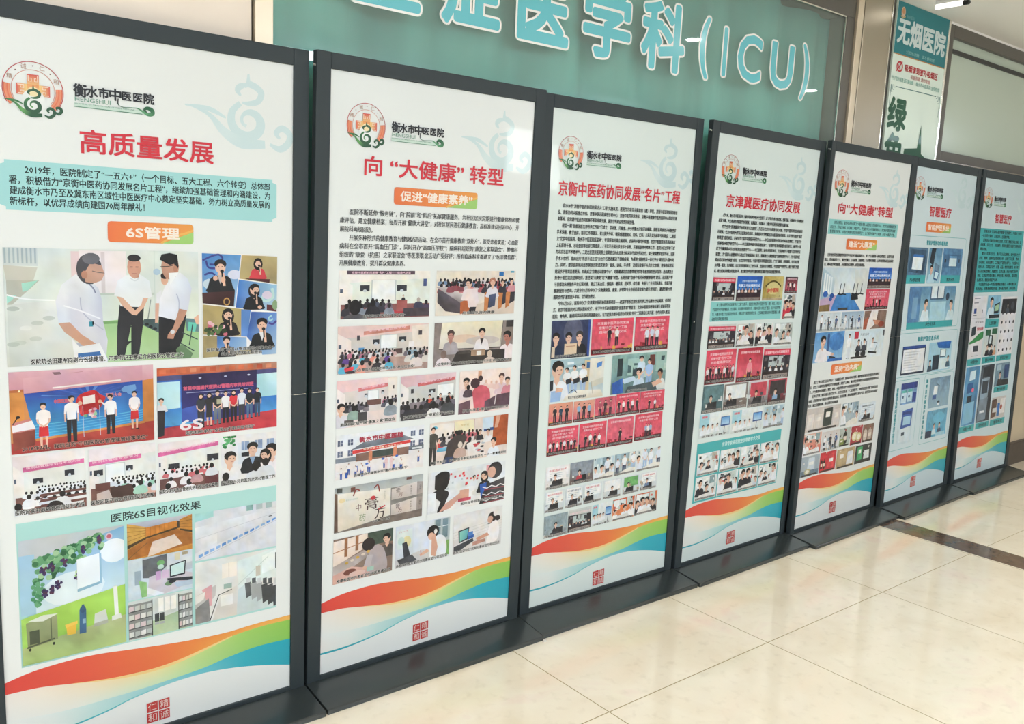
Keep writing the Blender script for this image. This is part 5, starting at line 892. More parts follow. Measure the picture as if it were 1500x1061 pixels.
def device(A, kind):
    B = ('#5f93b8', '#a3cbd8')
    A.vgrad(0, 0, 1, 1, B[0], B[1])
    if kind == 'pda': A.rect(0, 0, 1, 1, '#5a7f9c'); A.poly([(.12, .06), (.92, .1), (.86, .96), (.06, .88)], '#3c5a74'); A.poly([(.26, .24), (.78, .26), (.74, .82), (.22, .78)], '#e9f3f6'); A.poly([(.26, .24), (.78, .26), (.775, .36), (.25, .34)], '#3a78bc'); A.el(.5, .88, .05, .03, '#223444')
    elif kind == 'hand': A.poly([(.2, 0), (.5, 0), (.4, .5), (.1, .4)], '#26323e'); A.bust(.3, .98, .5, '#bfe0ec'); A.poly([(.5, .4), (.9, .5), (.8, .8), (.5, .7)], '#6d8aa0'); A.poly([(.55, .62), (.9, .68), (.8, .94), (.5, .88)], '#2f5f94'); A.poly([(.6, .66), (.86, .7), (.78, .88), (.55, .84)], '#cfe9f0')
    elif kind == 'panel': A.rect(0, 0, 1, 1, '#5b8cb4'); A.rect(.06, .22, .94, .72, '#4a78a0'); A.rect(.34, .28, .72, .66, '#d9ecf0'); A.rect(.34, .28, .72, .36, '#6aa0c8'); A.rect(.1, .4, .18, .52, '#22344a'); A.rect(.82, .4, .88, .52, '#22344a')
    elif kind == 'station': A.rect(0, 0, .24, 1, '#5a88b4'); A.rect(.08, .3, .18, .9, '#7fa9c8'); A.rect(.44, 0, .74, .38, '#3f6688'); A.rect(.46, 0, .58, .34, '#e6f2f4'); A.rect(.6, 0, .73, .34, '#dfeaf0'); A.bust(.36, .98, .62, '#e3f0f4', turn=1); A.rect(.46, .44, .8, 1, '#b4dbe8'); A.el(.82, .3, .04, .12, '#2e4660'); A.bust(.92, 1, .6, '#d3e9f0', turn=-1)
    elif kind == 'list': A.rect(0, 0, 1, 1, '#2c3a52'); A.rect(0, 0, 1, .1, '#33549a'); A.rect(.04, .12, .96, .93, '#eef0f2'); [A.rect(.1, .2+i*.09, .1+A.R.uniform(.4, .78), .235+i*.09, '#d3d6dc') for i in range(8)]
    elif kind == 'nurse': A.rect(0, 0, 1, 1, '#a9d3e4'); A.poly([(.3, .0), (.95, .0), (.9, .26), (.4, .2)], '#2c6cb8'); A.rect(.2, .44, .48, .95, '#2e3e4e'); A.rect(.5, .26, .76, .54, '#2f4a60'); A.rect(.52, .28, .74, .5, '#e6f2f4'); A.rect(.5, .58, .9, .96, '#dcebee'); A.bust(.1, .98, .4, '#3a4a5a'); A.bust(.88, .9, .4, '#4a6a80')
    elif kind == 'drawer': A.rect(0, 0, 1, 1, '#7ba3cc'); A.rect(0, 0, 1, .28, '#2f4590'); A.rect(.04, .34, .36, .92, '#cfe6f0'); A.rect(.42, .32, .72, .9, '#c3e0ec'); A.rect(.05, .34, .36, .46, '#5ab4a8'); A.rect(.43, .32, .72, .44, '#5ab4a8'); A.rect(.76, .5, .98, .96, '#2f4590'); [A.rect(.1+i*.38, .6, .2+i*.38, .7, '#3a5a80') for i in range(2)]
    elif kind == 'kiosk': A.rect(0, 0, 1, 1, '#cfe0e6'); A.poly([(.25, .05), (.95, .0), (.9, .52), (.2, .56)], '#3a5fa8'); A.rect(.3, .08, .86, .16, '#26407e'); A.rect(.34, .22, .84, .46, '#a9d0e2'); A.rect(.15, .56, .9, .94, '#d9e6ea'); A.rect(.3, .66, .5, .76, '#3a4a58')
    elif kind == 'dispenser': A.vgrad(0, 0, 1, 1, '#7f9fb6', '#94b4c6'); A.poly([(.22, .28), (.4, .28), (.4, .56), (.2, .56)], '#eef4f6'); A.rect(.18, .58, .36, .72, '#2f5a9c'); A.stroke([(.32, .2), (.5, .3)], .03, '#55707f', False); A.el(.5, .84, .07, .06, '#223038'); A.rect(.46, .86, .56, .94, '#eef2f2')
    elif kind == 'wash': A.vgrad(0, 0, 1, 1, '#6aa6c0', '#5fb0d0'); A.bust(.4, .9, .4, '#cfe6ee'); A.bust(.66, .92, .42, '#3a4a66'); A.rect(0, .74, .3, 1, '#2a3c58'); A.el(.6, .3, .3, .2, '#6fbcd8'); A.rect(.5, .86, .96, 1, '#a9d6e4')
    elif kind == 'doc': A.rect(0, 0, 1, 1, '#e9e6ea'); A.rect(.08, .03, .5, .045, '#9aa0a8'); A.rect(.08, .1, .4, .115, '#777c86'); A.rect(.12, .2, .3, .28, '#2f4f96'); A.rect(.1, .3, .34, .315, '#8a8f98'); A.rect(.7, .22, .76, .28, '#555555'); A.rect(0, .355, 1, .36, '#b9bcc4'); A.text('就诊指南', .3, .42, .035, '#33363c', .9); A.poly([(.1, .5), (.4, .48), (.4, .62), (.1, .65)], '#33444e'); A.text('预约挂号', .48, .53, .06, '#c94652', .95, bold=.04); A.poly(crom([(0, .74), (.35, .68), (.7, .6), (1, .58), (1, .68), (.5, .74), (.05, .77)], 4), '#3c8f56'); A.rect(.35, .8, .7, .9, '#4a4f5a'); A.rect(.25, .96, .75, .97, '#a9adb6')
    elif kind == 'window': A.vgrad(0, 0, 1, 1, '#8fc4de', '#7fb4d0'); A.bust(.3, .98, .9, '#cfe6f0', turn=1); A.poly([(.56, .4), (.94, .3), (.9, .8), (.54, .8)], '#26343e'); A.poly([(.6, .46), (.9, .38), (.87, .68), (.58, .7)], '#a9cfa8'); A.rect(.2, .84, 1, 1, '#22303a')
    elif kind == 'video': A.rect(0, 0, 1, 1, '#2c3038'); A.bust(.4, .98, .7, '#4a5260', skin='#8a8480'); A.el(.74, .5, .12, .3, '#454b56')
    elif kind == 'icons': A.rect(0, 0, 1, 1, '#eceaee'); [A.el(.14+.25*i, .12+.16*j, .045, .028, '#3a3e48') or A.rect(.09+.25*i, .165+.16*j, .2+.25*i, .175+.16*j, '#8a8e98') for i in range(4) for j in range(6)]
    elif kind == 'sign': A.rect(0, 0, 1, 1, '#d6dedc'); A.rect(.06, .04, .44, .26, '#2f6a4e'); A.rect(.54, .02, .96, .22, '#2f6a4e'); A.rect(.3, .26, .66, .7, '#2b343c'); A.rect(.4, .3, .56, .56, '#cfe0e6'); A.bust(.3, .98, .4, '#2a2f3a'); A.bust(.62, 1, .42, '#343a48'); A.bust(.88, .98, .34, '#d9a07a')
    elif kind == 'selfservice': A.vgrad(0, 0, 1, 1, '#5aa0d0', '#4a8cc0'); A.poly([(.08, .02), (.94, 0), (.9, .98), (.05, 1)], ['#5f9ac0', '#4f86ac', '#487c9e', '#6fb0d8']); A.poly([(.32, .08), (.72, .06), (.7, .22), (.3, .24)], '#d9eef4'); A.poly([(.2, .28), (.62, .27), (.6, .44), (.18, .45)], '#2a5f94'); A.el(.62, .4, .09, .04, '#e05a7a'); A.poly([(.26, .5), (.6, .49), (.58, .6), (.24, .62)], '#223444'); A.poly([(.1, .62), (.82, .6), (.8, .96), (.06, .98)], '#8cc4e0')
    elif kind == 'cabinet': A.rect(0, 0, 1, 1, '#55606c'); A.rect(.6, 0, 1, 1, '#333b46'); A.poly([(.2, .04), (.7, .02), (.68, .2), (.18, .22)], '#2b333d'); A.poly([(.14, .24), (.72, .22), (.7, .58), (.12, .6)], '#8fa4b4'); A.rect(.2, .28, .64, .5, '#39444f'); A.poly([(.1, .6), (.74, .58), (.7, .96), (.06, .98)], '#7d8e9c'); A.rect(.2, .8, .56, .84, '#e6ecf0')
    elif kind == 'clinic': A.rect(0, 0, 1, 1, '#7a98a8'); A.bust(.36, .98, .6, '#2c343c'); A.rect(.62, .1, .96, .7, '#2f4f7c'); A.rect(.1, .06, .4, .3, '#b4ccd6'); A.rect(.5, .74, 1, 1, '#2a333b')
    elif kind == 'lab': A.rect(0, 0, 1, 1, '#cfc9c4'); A.rect(.42, .3, .6, .9, '#2f78c0'); A.rect(.62, .1, .96, .8, '#e9e6e4'); A.poly([(0, .1), (.36, .05), (.36, .9), (0, .95)], '#6a5048'); A.rect(.1, .5, .36, .7, '#d9d6d2'); A.el(.7, .5, .08, .12, '#b9503c')

def p_bedside(A):
    A.vgrad(0, 0, 1, 1, '#8fb4c4', '#cfd9d9'); A.poly([(0, 0), (.62, 0), (.6, .12), (0, .2)], '#a9c6d2'); A.rect(.3, .08, .42, .14, '#e9f2f4'); A.rect(.62, .06, .72, .8, '#d9c6a4'); A.rect(.72, .02, 1, .62, '#e6e2d6'); A.rect(.66, .12, .72, .26, '#4a7ab0'); A.poly([(.86, .16), (.96, .12), (.95, .24), (.85, .28)], '#4f86c8')
    A.clutter(12, .0, .2, .6, .5, ['#6f98aa', '#a9c4cc', '#4a6a7a', '#d9e4e6'], .07)
    for x, h, t in ((.3, .7, '#eef1f6'), (.44, .74, '#f2f4f7'), (.6, .76, '#eef1f6')): A.fig(x, .92, h, t, '#a9c2e6', w=1.25, turn=-1); A.poly([(x-.02, .5), (x+.1, .46), (x+.1, .58), (x-.01, .62)], '#2b2f38')
    A.bust(.12, 1.02, .98, '#eceff5', turn=1); A.poly([(0, .5), (.06, .48), (.06, .72), (0, .74)], '#23262e'); A.poly([(.02, .74), (.22, .74), (.2, 1), (.02, 1)], '#9fbde6'); A.poly([(.12, .66), (.24, .7), (.22, .78), (.1, .78)], SK)
    A.poly([(.28, .9), (.5, .78), (.95, .82), (1, .95), (1, 1), (.25, 1)], ['#efeade', '#f4f0e6', '#e9e2d2', '#e2d9c6', '#d9cfba', '#e6dfd0']); A.stroke([(.36, .82), (.44, .76), (.5, .84)], .02, '#2b2f38'); A.poly([(.76, .6), (1, .52), (1, .66), (.78, .74)], '#d6d2c2'); A.stroke([(.76, .6), (.8, .9)], .02, '#b9b39f', False)
    A.otext('知名专家在医院查房', .34, .94, .07, .68)
def p_greenward(A):
    A.vgrad(0, 0, 1, 1, '#8fb4ae', '#5f7f86'); A.rect(.1, .1, .19, .55, '#2a3a40'); A.rect(.28, .12, .5, .55, '#a9c9c2'); A.rect(.68, .06, .78, .34, '#6a3a34'); A.rect(.8, 0, 1, .5, '#9fbfb6'); A.clutter(14, .2, .1, 1, .6, ['#7fa49e', '#4a666a', '#b9d2ca', '#35484e'], .08)
    A.fig(.53, .98, .9, '#cfe0ec', '#a9bfd6', w=1.2); A.fig(.68, 1.02, .84, '#a9c6ea', '#8fb0dc', w=1.3, turn=-1); A.bust(.5, .92, .54, '#c6dcf2', turn=-1); A.poly([(.18, .64), (.4, .58), (.46, .68), (.24, .76)], '#c6dcf2'); A.el(.19, .7, .03, .04, SK)
    A.poly([(.02, .72), (.2, .6), (.22, .98), (.04, 1)], ['#2f5fb8', '#3f74c8', '#2a56a8', '#2f5fb8']); A.bust(.9, .98, .52, '#d9dcdc', skin='#b98a72', turn=-1); A.poly([(.3, .84), (.8, .76), (.85, 1), (.25, 1)], '#4a5a60'); A.poly([(.74, .8), (.9, .72), (.94, .82), (.78, .92)], SK)
    A.otext('专家床旁示范指导', .3, .95, .07, .66)
def p_certificate(A):
    A.vgrad(0, 0, 1, 1, '#3a4468', '#2a2f48'); A.rect(.94, 0, 1, 1, '#34509a'); A.el(.55, .3, .25, .4, '#5a5f78'); A.bust(.12, .98, .66, '#22304e'); A.bust(.44, .98, .66, '#24304a'); A.bust(.72, 1.0, .7, '#1c1e26', hair='#3a3638'); A.poly([(.34, .62), (.66, .62), (.66, .9), (.34, .92)], '#e2c9ac'); A.rect(.02, .68, .1, .96, '#e2cdb4'); A.rect(.38, .68, .62, .7, '#a9806a'); A.otext('北京专家指导工作合影留念', .08, .94, .07, .9)

# ------------------------------------------------------------------ the display boards
W, H, ZB = 0.741, 1.7863, 0.046
# bottom-left corner of the print, turn, forward lean, racking; visible post widths; foot ends
BOARDS = [
    dict(x=0.3229, y=2.2808, t=-0.00688, ln=-0.00294, ro=-0.00441, pl=.042, pr=.042),
    dict(x=1.1581, y=2.2786, t=0.00513, ln=0.01162, ro=0.00116, pl=.042, pr=.042),
    dict(x=2.0007, y=2.2905, t=-0.00849, ln=-0.00103, ro=0.00320, pl=.042, pr=.037),
    dict(x=2.8356, y=2.2785, t=0.01692, ln=0.01418, ro=-0.00561, pl=.042, pr=.033),
    dict(x=3.6448, y=2.2621, t=0.02428, ln=0.01291, ro=-0.00178, pl=.033, pr=.037),
    dict(x=4.4635, y=2.2509, t=0.02613, ln=-0.01092, ro=-0.00198, pl=.037, pr=.042),
    dict(x=5.2993, y=2.2578, t=0.00892, ln=-0.01593, ro=-0.00046, pl=.042, pr=.042)]
GAPS = [.084, .094, .102, .094, .068, .078, .095, .084]
LABELS = ['dark framed display board headed 高质量发展, nearest and cut by the left edge',
          'dark framed display board with ribbon 促进“健康素养” and many lecture photos, second from left',
          'dark framed display board headed 京衡中医药协同发展“名片”工程 with eighteen lines of text, third from left',
          'dark framed display board headed 京津冀医疗协同发展, fourth from left',
          'dark framed display board with two orange ribbons and a big gym photo, fifth from left',
          'dark framed display board of blue device photos in rounded outlines, sixth from left',
          'dark framed display board with a big teal text block, farthest at the right end']

GROUND = '#eef0ee'
def make_board(i):
    global GROUND
    b = BOARDS[i]; GROUND = ['#eff1ee', '#eef1ef', '#e4eeea', '#e0ebe8', '#e8ebe8', '#d6e6ea', '#d2e3e7'][i]
    root = empty('display_board', (b['x'], b['y'], 0), b['t'])
    tag(root, LABELS[i], 'display board', 'row of display boards')
    sl, cl, sr, cr = math.sin(b['ln']), math.cos(b['ln']), math.sin(b['ro']), math.cos(b['ro'])
    def warp(o):
        """lean and rack everything that stands on the foot"""
        for v in o.data.vertices:
            x, y, z = v.co; z -= ZB
            v.co = (x*cr, y*cl-z*sl, ZB+x*sr+z*cl+y*sl)
        return o
    zt = ZB+H+.042; zj = .932+ (0.0 if i < 2 else .02); yf, yb = -.006, .0175
    pl, pr = b['pl'], b['pr']
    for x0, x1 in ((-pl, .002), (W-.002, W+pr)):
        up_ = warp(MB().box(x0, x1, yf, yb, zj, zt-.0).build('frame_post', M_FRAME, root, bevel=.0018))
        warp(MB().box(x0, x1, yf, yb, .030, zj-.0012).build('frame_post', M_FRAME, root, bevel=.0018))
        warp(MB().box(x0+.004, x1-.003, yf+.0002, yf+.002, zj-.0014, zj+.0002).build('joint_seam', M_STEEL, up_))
        if x0 < 0:
            for zz, yy in ((zt-.040, .002), (zt-.038, .010)): warp(MB().lathe((x0, yy, zz), (-1, 0, 0), [(.004, -.0005), (.004, .0012), (.0025, .0022)], 12).build('screw', M_STEEL, up_))
            if i == 3: warp(MB().lathe((x0, .004, zj+.13), (-1, 0, 0), [(.004, -.0005), (.004, .0012), (.0025, .0022)], 12).build('screw', M_STEEL, up_))
    warp(MB().box(.0022, W-.0022, yf, yb, ZB+H-.002, zt-.0004).build('top_rail', M_FRAME, root, bevel=.0018))
    warp(MB().box(.0022, W-.0022, yf, yb, .031, ZB+.001).build('bottom_rail', M_FRAME, root, bevel=.0018))
    warp(MB().box(.003, W-.003, .0035, .014, ZB+.002, ZB+H-.003).build('back_sheet', M_BACK, root))
    fx0, fx1 = -GAPS[i]/2+.0025, W+GAPS[i+1]/2-(.0025 if i != 5 else .006)
    MB().prism_x([(-.147, 0), (-.147, .013), (-.143, .016), (-.007, .0335), (-.007, .030), (.034, .030), (.034, 0)][::-1], fx0, fx1).build('foot', M_FOOT, root, bevel=.0012)
    ps = MB().box(.001, W-.001, 0, .003, ZB, ZB+H)
    poster = ps.build('poster', M_PRINT, root)
    at = poster.data.attributes.new('ink', 'FLOAT_COLOR', 'POINT'); c = ink(GROUND); at.data.foreach_set('color', [q for _ in poster.data.vertices for q in (*c, 1)])
    warp(poster)
    def sub(name, art, label=None):
        o = art.build(name, M_PRINT, poster, H, label)
        for v in o.data.vertices: v.co.z += ZB
        return warp(o)
    return root, sub

def sheet(level=0): return Art((0, 0, 1, 1), level, clip=False)

def gourd(a, cx, cy, R, dark, mid, light, wave=True):
    P = lambda x, y: (cx+x*R, cy+y*R)
    g = [dark, mid]
    # tip and upper bulb (open ring)
    a.stroke([P(0, -.16), P(0, -.04), P(.02, .02)], [.03*R, .07*R, .16*R], dark)
    a.stroke([P(-.03, .0), P(-.13, .04), P(-.17, .1), P(-.12, .17)], [.05*R, .09*R, .08*R, .03*R], dark)
    a.stroke([P(.0, -.02), P(.12, .02), P(.2, .1), P(.15, .22), P(.02, .27), P(-.1, .27)], [.1*R, .1*R, .1*R, .09*R, .07*R, .03*R], dark, cols=[dark, dark, mid])
    # lower bulb spiralling inwards
    sp = []; ws = []
    for k in range(15):
        w = math.radians(-115-k*35); r = .30-.016*k; sp.append(P(.0+r*math.cos(w), .54+r*.95*math.sin(w)*-1*-1)); ws.append((.05+.10*math.sin(math.pi*min(1, (k+1)/12)))*R)
    a.stroke(sp, ws, dark, cols=[mid, dark, dark, dark, mid, light])
    if wave:
        a.stroke([P(-.95, .40), P(-.6, .42), P(-.35, .52)], [.02*R, .07*R, .03*R], mid)
        a.stroke([P(-.92, .39), P(-.6, .5), P(-.38, .72), P(-.1, .86), P(.26, .85)], [.01*R, .06*R, .13*R, .17*R, .12*R], dark, cols=[mid, mid, light, dark, dark])
        a.stroke([P(.34, .84), P(.5, .9), P(.64, .8), P(.66, .66), P(.54, .58), P(.44, .66), P(.5, .74)], [.04*R, .1*R, .11*R, .1*R, .1*R, .08*R, .04*R], dark)
        a.stroke([P(.66, .68), P(.8, .74), P(.9, .64), P(.86, .54), P(.74, .54), P(.76, .62)], [.05*R, .1*R, .11*R, .1*R, .08*R, .03*R], dark)

def emblem(a, cx, cy, R):
    P = lambda x, y: (cx+x*R, cy+y*R)
    def ring(r, w, a0, a1, col, n=28): a.stroke([P(r*math.cos(math.radians(a0+(a1-a0)*k/n)), r*math.sin(math.radians(a0+(a1-a0)*k/n))) for k in range(n+1)], w*R, col, False)
    ring(.98, .025, 150, 395, '#c8454a', 40); ring(.70, .018, 150, 395, '#dd8a72', 40)
    for k in range(10):
        c = ['#e58a6a', '#e8906c', '#eb9a74', '#e8835f', '#e2714f'][k % 5]
        ring(.745+.022*k, .024, 143, 190, c, 10); ring(.745+.022*k, .024, -8, 42, c, 10)
    for t, w in (('精', 208), ('诚', 250), ('仁', 291), ('和', 333)):
        x, y = .84*math.cos(math.radians(w)), .84*math.sin(math.radians(w)); em = .2*R
        a.text(t, cx+x*R-em*.45, cy+y*R, em, '#b98a70', cx+x*R+em*.45, bold=.0)
    for w in (229, 270.5, 312): a.el(*P(.84*math.cos(math.radians(w)), .84*math.sin(math.radians(w))), .022*R, .022*R, '#7a4a40')
    red, org, yel = '#d9574a', '#ee9a5c', '#f7d58a'
    a.poly([P(-.19, -.54), P(.19, -.54), P(.19, -.05), P(-.19, -.05)], [red, red, yel, yel]); a.poly([P(-.19, -.19), P(-.19, .19), P(-.54, .19), P(-.54, -.19)], [yel, yel, red, red]); a.poly([P(.19, -.19), P(.19, .19), P(.54, .19), P(.54, -.19)], [yel, yel, red, red]); a.poly([P(-.19, -.19), P(.19, -.19), P(.19, .19), P(-.19, .19)], [org, org, yel, yel])
    for ox, oy, rx, ry in ((0, -.40, 1, 1), (-.40, 0, 1, 1), (.40, 0, 1, 1)):
        for q in (-1, 1):
            if ox == 0: p = [(q*.15, -.1), (q*.15, .1), (q*.05, .1), (q*.05, .0), (q*.1, .0)]
            else: s_ = 1 if ox > 0 else -1; p = [(s_*.1, q*.15), (-s_*.1, q*.15), (-s_*.1, q*.05), (0, q*.05), (0, q*.1)]
            a.stroke([P(ox+x, oy+y) for x, y in p], .028*R, '#f6e0cc', False)
    a.stroke([P(-.17, -.52), P(.17, -.52)], .03*R, red, False)
    a.el(cx, cy+.42*R, .40*R, .46*R, GROUND); a.el(cx, cy+.06*R, .2*R, .17*R, '#f9e6b4')
    gourd(a, cx, cy, R, '#2c5a3e', '#3f7f4c', '#6fae62')

def nameplate(a, x0, y0, x1, y1):
    w = x1-x0; h = y1-y0; n = 7
    for k, ch in enumerate('衡水市中医医院'):
        s_ = [1.12, 1.0, .92, 1.05, .82, .82, .95][k]; cx = x0+w*(.075+.142*k); a.text(ch, cx-w*.068*s_, y0+h*.26+h*.0*k, h*.52*s_, '#23252a', cx+w*.068*s_, bold=.035)
    a.stroke([(x0+w*.535, y0+h*.40), (x0+w*.53, y0+h*.62)], h*.05, '#23252a', False)
    a.text('HENGSHUI', x0+w*.01, y0+h*.63, h*.27, '#5f9c80', x0+w*.44, bold=.0)
    a.rect(x0, y0+h*.80, x0+w*.86, y0+h*.955, '#cfe3d6')
    a.text('HOSPITAL OF TRADITIONAL CHINESE MEDICINE', x0+w*.01, y0+h*.825, h*.085, '#3f7a5e', x0+w*.74, bold=.0)
    a.stroke([(x0, y0+h*.965), (x0+w*.84, y0+h*.965)], h*.03, '#4f8f70', False)
    P = [(.53, .60), (.545, .70), (.60, .76), (.70, .74), (.78, .74), (.85, .86), (.91, .96), (.97, .90), (.96, .74), (.90, .68), (.865, .78), (.90, .86)]
    a.stroke([(x0+w*x, y0+h*y) for x, y in P], [h*q for q in (.06, .03, .03, .03, .05, .09, .14, .18, .19, .15, .10, .04)], '#2f6a46', cols=['#2c3c36', '#4f8f68', '#5fa070', '#2f6a46', '#245a3c'])

def ribbon(a, x0, y0, x1, y1, t, tx0=None, tx1=None):
    r = (y1-y0)*.16; O1, O2 = '#ee7a48', '#f0a24e'
    pts = []
    for cx, cy, w0 in ((x1-r, y0+r, -90), (x1-r, y1-r, 0), (x0+r, y1-r, 90), (x0+r, y0+r, 180)):
        for k in range(4): w = math.radians(w0+30*k); pts.append((cx+r*math.cos(w), cy+r*math.sin(w)))
    def mix(t): A, B = ink(O1), ink(O2); return tuple(p+(q-p)*t for p, q in zip(A, B))
    a.poly(pts, [mix((p[0]-x0)/(x1-x0)) for p in pts])
    a.poly([(x1, y0+(y1-y0)*.38)]+[p for p in pts[4:8]]+[(x0+(x1-x0)*.62, y1)], '#a5d377')
    a.stroke([(x0+(x1-x0)*.61, y1), (x0+(x1-x0)*.74, y0+(y1-y0)*.66), (x0+(x1-x0)*.9, y0+(y1-y0)*.46), (x1, y0+(y1-y0)*.3)], (y1-y0)*.1, '#f3b95e')
    h = y1-y0; a.text(t, tx0 or x0+(x1-x0)*.08, (y0+y1)/2, h*.62, '#fbefe2', tx1 or x1-(x1-x0)*.07, bold=.03)

def wave(a):
    """the sweeping red, green and blue bands across the foot of every board"""
    def strip(top, bot, cols_t, cols_b, n=48):
        def at(c, u):
            for k in range(len(c)-1):
                if u <= c[k+1][0] or k == len(c)-2:
                    t = (u-c[k][0])/(c[k+1][0]-c[k][0]); return c[k][1]+(c[k+1][1]-c[k][1])*t
        def cl(c, u):
            for k in range(len(c)-1):
                if u <= c[k+1][0] or k == len(c)-2:
                    t = min(1, max(0, (u-c[k][0])/(c[k+1][0]-c[k][0]))); A, B = ink(c[k][1]), ink(c[k+1][1]); return tuple(p+(q-p)*t for p, q in zip(A, B))
        T = crom(top, 6); B = crom(bot, 6); u0, u1 = max(T[0][0], B[0][0]), min(T[-1][0], B[-1][0]); k0 = a.k
        for i in range(n):
            a.k = k0; p, q = u0+(u1-u0)*i/n, u0+(u1-u0)*(i+1)/n
            a.poly([(p, at(T, p)), (q, at(T, q)), (q, at(B, q)), (p, at(B, p))], [cl(cols_t, p), cl(cols_t, q), cl(cols_b, q), cl(cols_b, p)])
        a.k = k0+1
    W1 = GROUND
    rb = [(.001, 1.586), (.078, 1.589), (.152, 1.601), (.229, 1.614), (.293, 1.620), (.358, 1.621), (.425, 1.614), (.502, 1.597), (.564, 1.582), (.656, 1.575), (.740, 1.576)]
    gb = [(.001, 1.655), (.12, 1.668), (.25, 1.668), (.36, 1.664), (.479, 1.655), (.549, 1.643), (.64, 1.633), (.740, 1.636)]
    bb = [(.001, 1.719), (.08, 1.720), (.155, 1.714), (.232, 1.702), (.295, 1.686), (.394, 1.672), (.48, 1.670), (.569, 1.679), (.663, 1.698), (.740, 1.719)]
    # cream and pale green body below the red band, then the pale to full blue
    strip(rb, gb, [(0, '#f3ebe4'), (.12, '#f7e6cf'), (.26, '#f6dfae'), (.36, '#f2e3a2'), (.46, '#c9df8f'), (.6, '#a4d16a'), (.74, '#96cb56')],
          [(0, W1), (.16, '#eceee6'), (.27, '#d9ebd8'), (.36, '#cfe7c2'), (.48, '#b5dc94'), (.6, '#9ed074'), (.74, '#8cc95c')])
    strip(gb, bb, [(0, W1), (.1, '#e6efec'), (.2, '#c9e6e2'), (.32, '#a9dadc'), (.46, '#6cc6d2'), (.6, '#2db3c4'), (.74, '#1fabbf')],
          [(0, '#f0ece8'), (.1, '#e9eeea'), (.2, '#c3e4e2'), (.32, '#9ed6d8'), (.46, '#7ccbd6'), (.6, '#35b4c6'), (.74, '#25adc1')])
    rt_ = [(.001, 1.556), (.076, 1.541), (.188, 1.537), (.306, 1.549), (.431, 1.562), (.545, 1.567), (.627, 1.563), (.740, 1.561)]
    strip(rt_, rb, [(0, '#e0463f'), (.2, '#e86046'), (.4, '#ee8046'), (.55, '#f19a48'), (.74, '#f5b253')], [(0, '#e0463f'), (.2, '#e75d46'), (.38, '#ec7846'), (.5, '#f2a04c'), (.74, '#f6bd62')])
    a.stroke(rb[2:9], [.001, .004, .007, .008, .008, .006, .003], '#f7d18c')
    a.stroke([(p, q+.0) for p, q in bb[:7]], [.006, .006, .0045, .0035, .003, .002, .001], '#2fb0bf', cols=['#1fa9ba', '#1fa9ba', '#4cb9c4', '#7fcbd2', '#a9dade'])

def seal(a, cx, cy, s):
    for k, ch in enumerate('仁精和诚'):
        x = cx+(-.52 if k % 2 == 0 else .02)*s; y = cy+(-.52 if k < 2 else .02)*s*.98; R_ = '#c8413f'
        a.poly([(x, y+.01*s), (x+.49*s, y-.01*s), (x+.50*s, y+.47*s), (x+.01*s, y+.48*s)], R_); a.text(ch, x+.06*s, y+.235*s, .42*s, '#f0dcd4', x+.44*s, bold=.0)

def common(sub, i, emb, plate, title, t_rect, wm=(.615, .07, .173), seal_c=(.347, 1.742)):
    a = sheet(0); gourd(a, *wm, '#cbe1e3' if i > 1 else '#d3e6e7', '#d2e6e7', '#dcebeb'); sub('watermark', a, 'pale teal gourd watermark')
    a = sheet(0); wave(a); sub('wave_band', a, 'sweeping red, orange, green and blue bands')
    a = sheet(1); seal(a, seal_c[0], seal_c[1], .058); sub('seal', a, 'red square seal of four characters')
    a = sheet(1); emblem(a, *emb); sub('emblem', a, 'round orange and green hospital emblem')
    a = sheet(1); nameplate(a, *plate); sub('name_lettering', a, 'black hospital name over green lettering')
    a = sheet(1); x0, y0, x1, y1 = t_rect
    a.text(title, x0, (y0+y1)/2+.002, (y1-y0)*1.12, '#d8303f', x1, bold=.022); sub('heading', a, 'red heading '+title)

def para(sub, rows, u0, u1, v0, dv, em, ind=.03, col='#33373a', name='text_block', a=None, bold=.014):
    """lines of body text; a leading space marks an indented line, a trailing + one that fills the measure"""
    own = a is None
    if own: a = sheet(1)
    for k, t in enumerate(rows):
        if not t: continue
        x = u0+(ind if t[0] == ' ' else 0); full = t.endswith('+'); t = t.strip(' +')
        if full: a.text(t, x, v0+k*dv, em, col, u1, bold=bold)
        else: a.text(t, x, v0+k*dv, em, col, bold=bold, xs=(u1-u0)/(em*len(rows[0].strip(' +'))+ind) if len(rows[0]) > 8 else 1)
    if own: sub(name, a)
    return a

def pic(sub, seed, r, fn, title, *args, **kw):
    a = Art(r, 1, True, seed); fn(a, *args, **kw); return sub("photo", a, title)

# ---- board 1
root, sub = make_board(0)
common(sub, 0, (.112, .150, .063), (.196, .124, .377, .177), '高质量发展', (.207, .225, .521, .277), seal_c=(.36, 1.742))
a = sheet(0); c = .012
a.poly([(.036+c, .308), (.693-c, .308), (.693-c, .308+c*.6), (.693, .308+c), (.693, .42-c), (.693-c, .42-c*.6), (.693-c, .42), (.036+c, .42), (.036+c, .42-c*.6), (.036, .42-c), (.036, .308+c), (.036+c, .308+c*.6)], '#a9dddc')
for t, x0, x1, v in (('2019年，医院制定了“一五六+”（一个目标、五大工程、六个转变）总体部', .089, .674, .3275), ('署，积极借力“京衡中医药协同发展名片工程”，继续加强基础管理和内涵建设，为', .056, .674, .3515), ('建成衡水市乃至及冀东南区域性中医医疗中心奠定坚实基础，努力树立高质量发展的', .057, .674, .3755), ('新标杆，以优异成绩向建国70周年献礼！', .056, .349, .3995)): a.text(t, x0, v, .0205, '#20302f', x1, bold=.02)
sub('text_panel', a, 'pale teal panel of black text')
a = sheet(1); ribbon(a, .262, .436, .468, .486, '6S管理', .305, .432); sub('ribbon', a, 'orange ribbon lettered 6S管理')
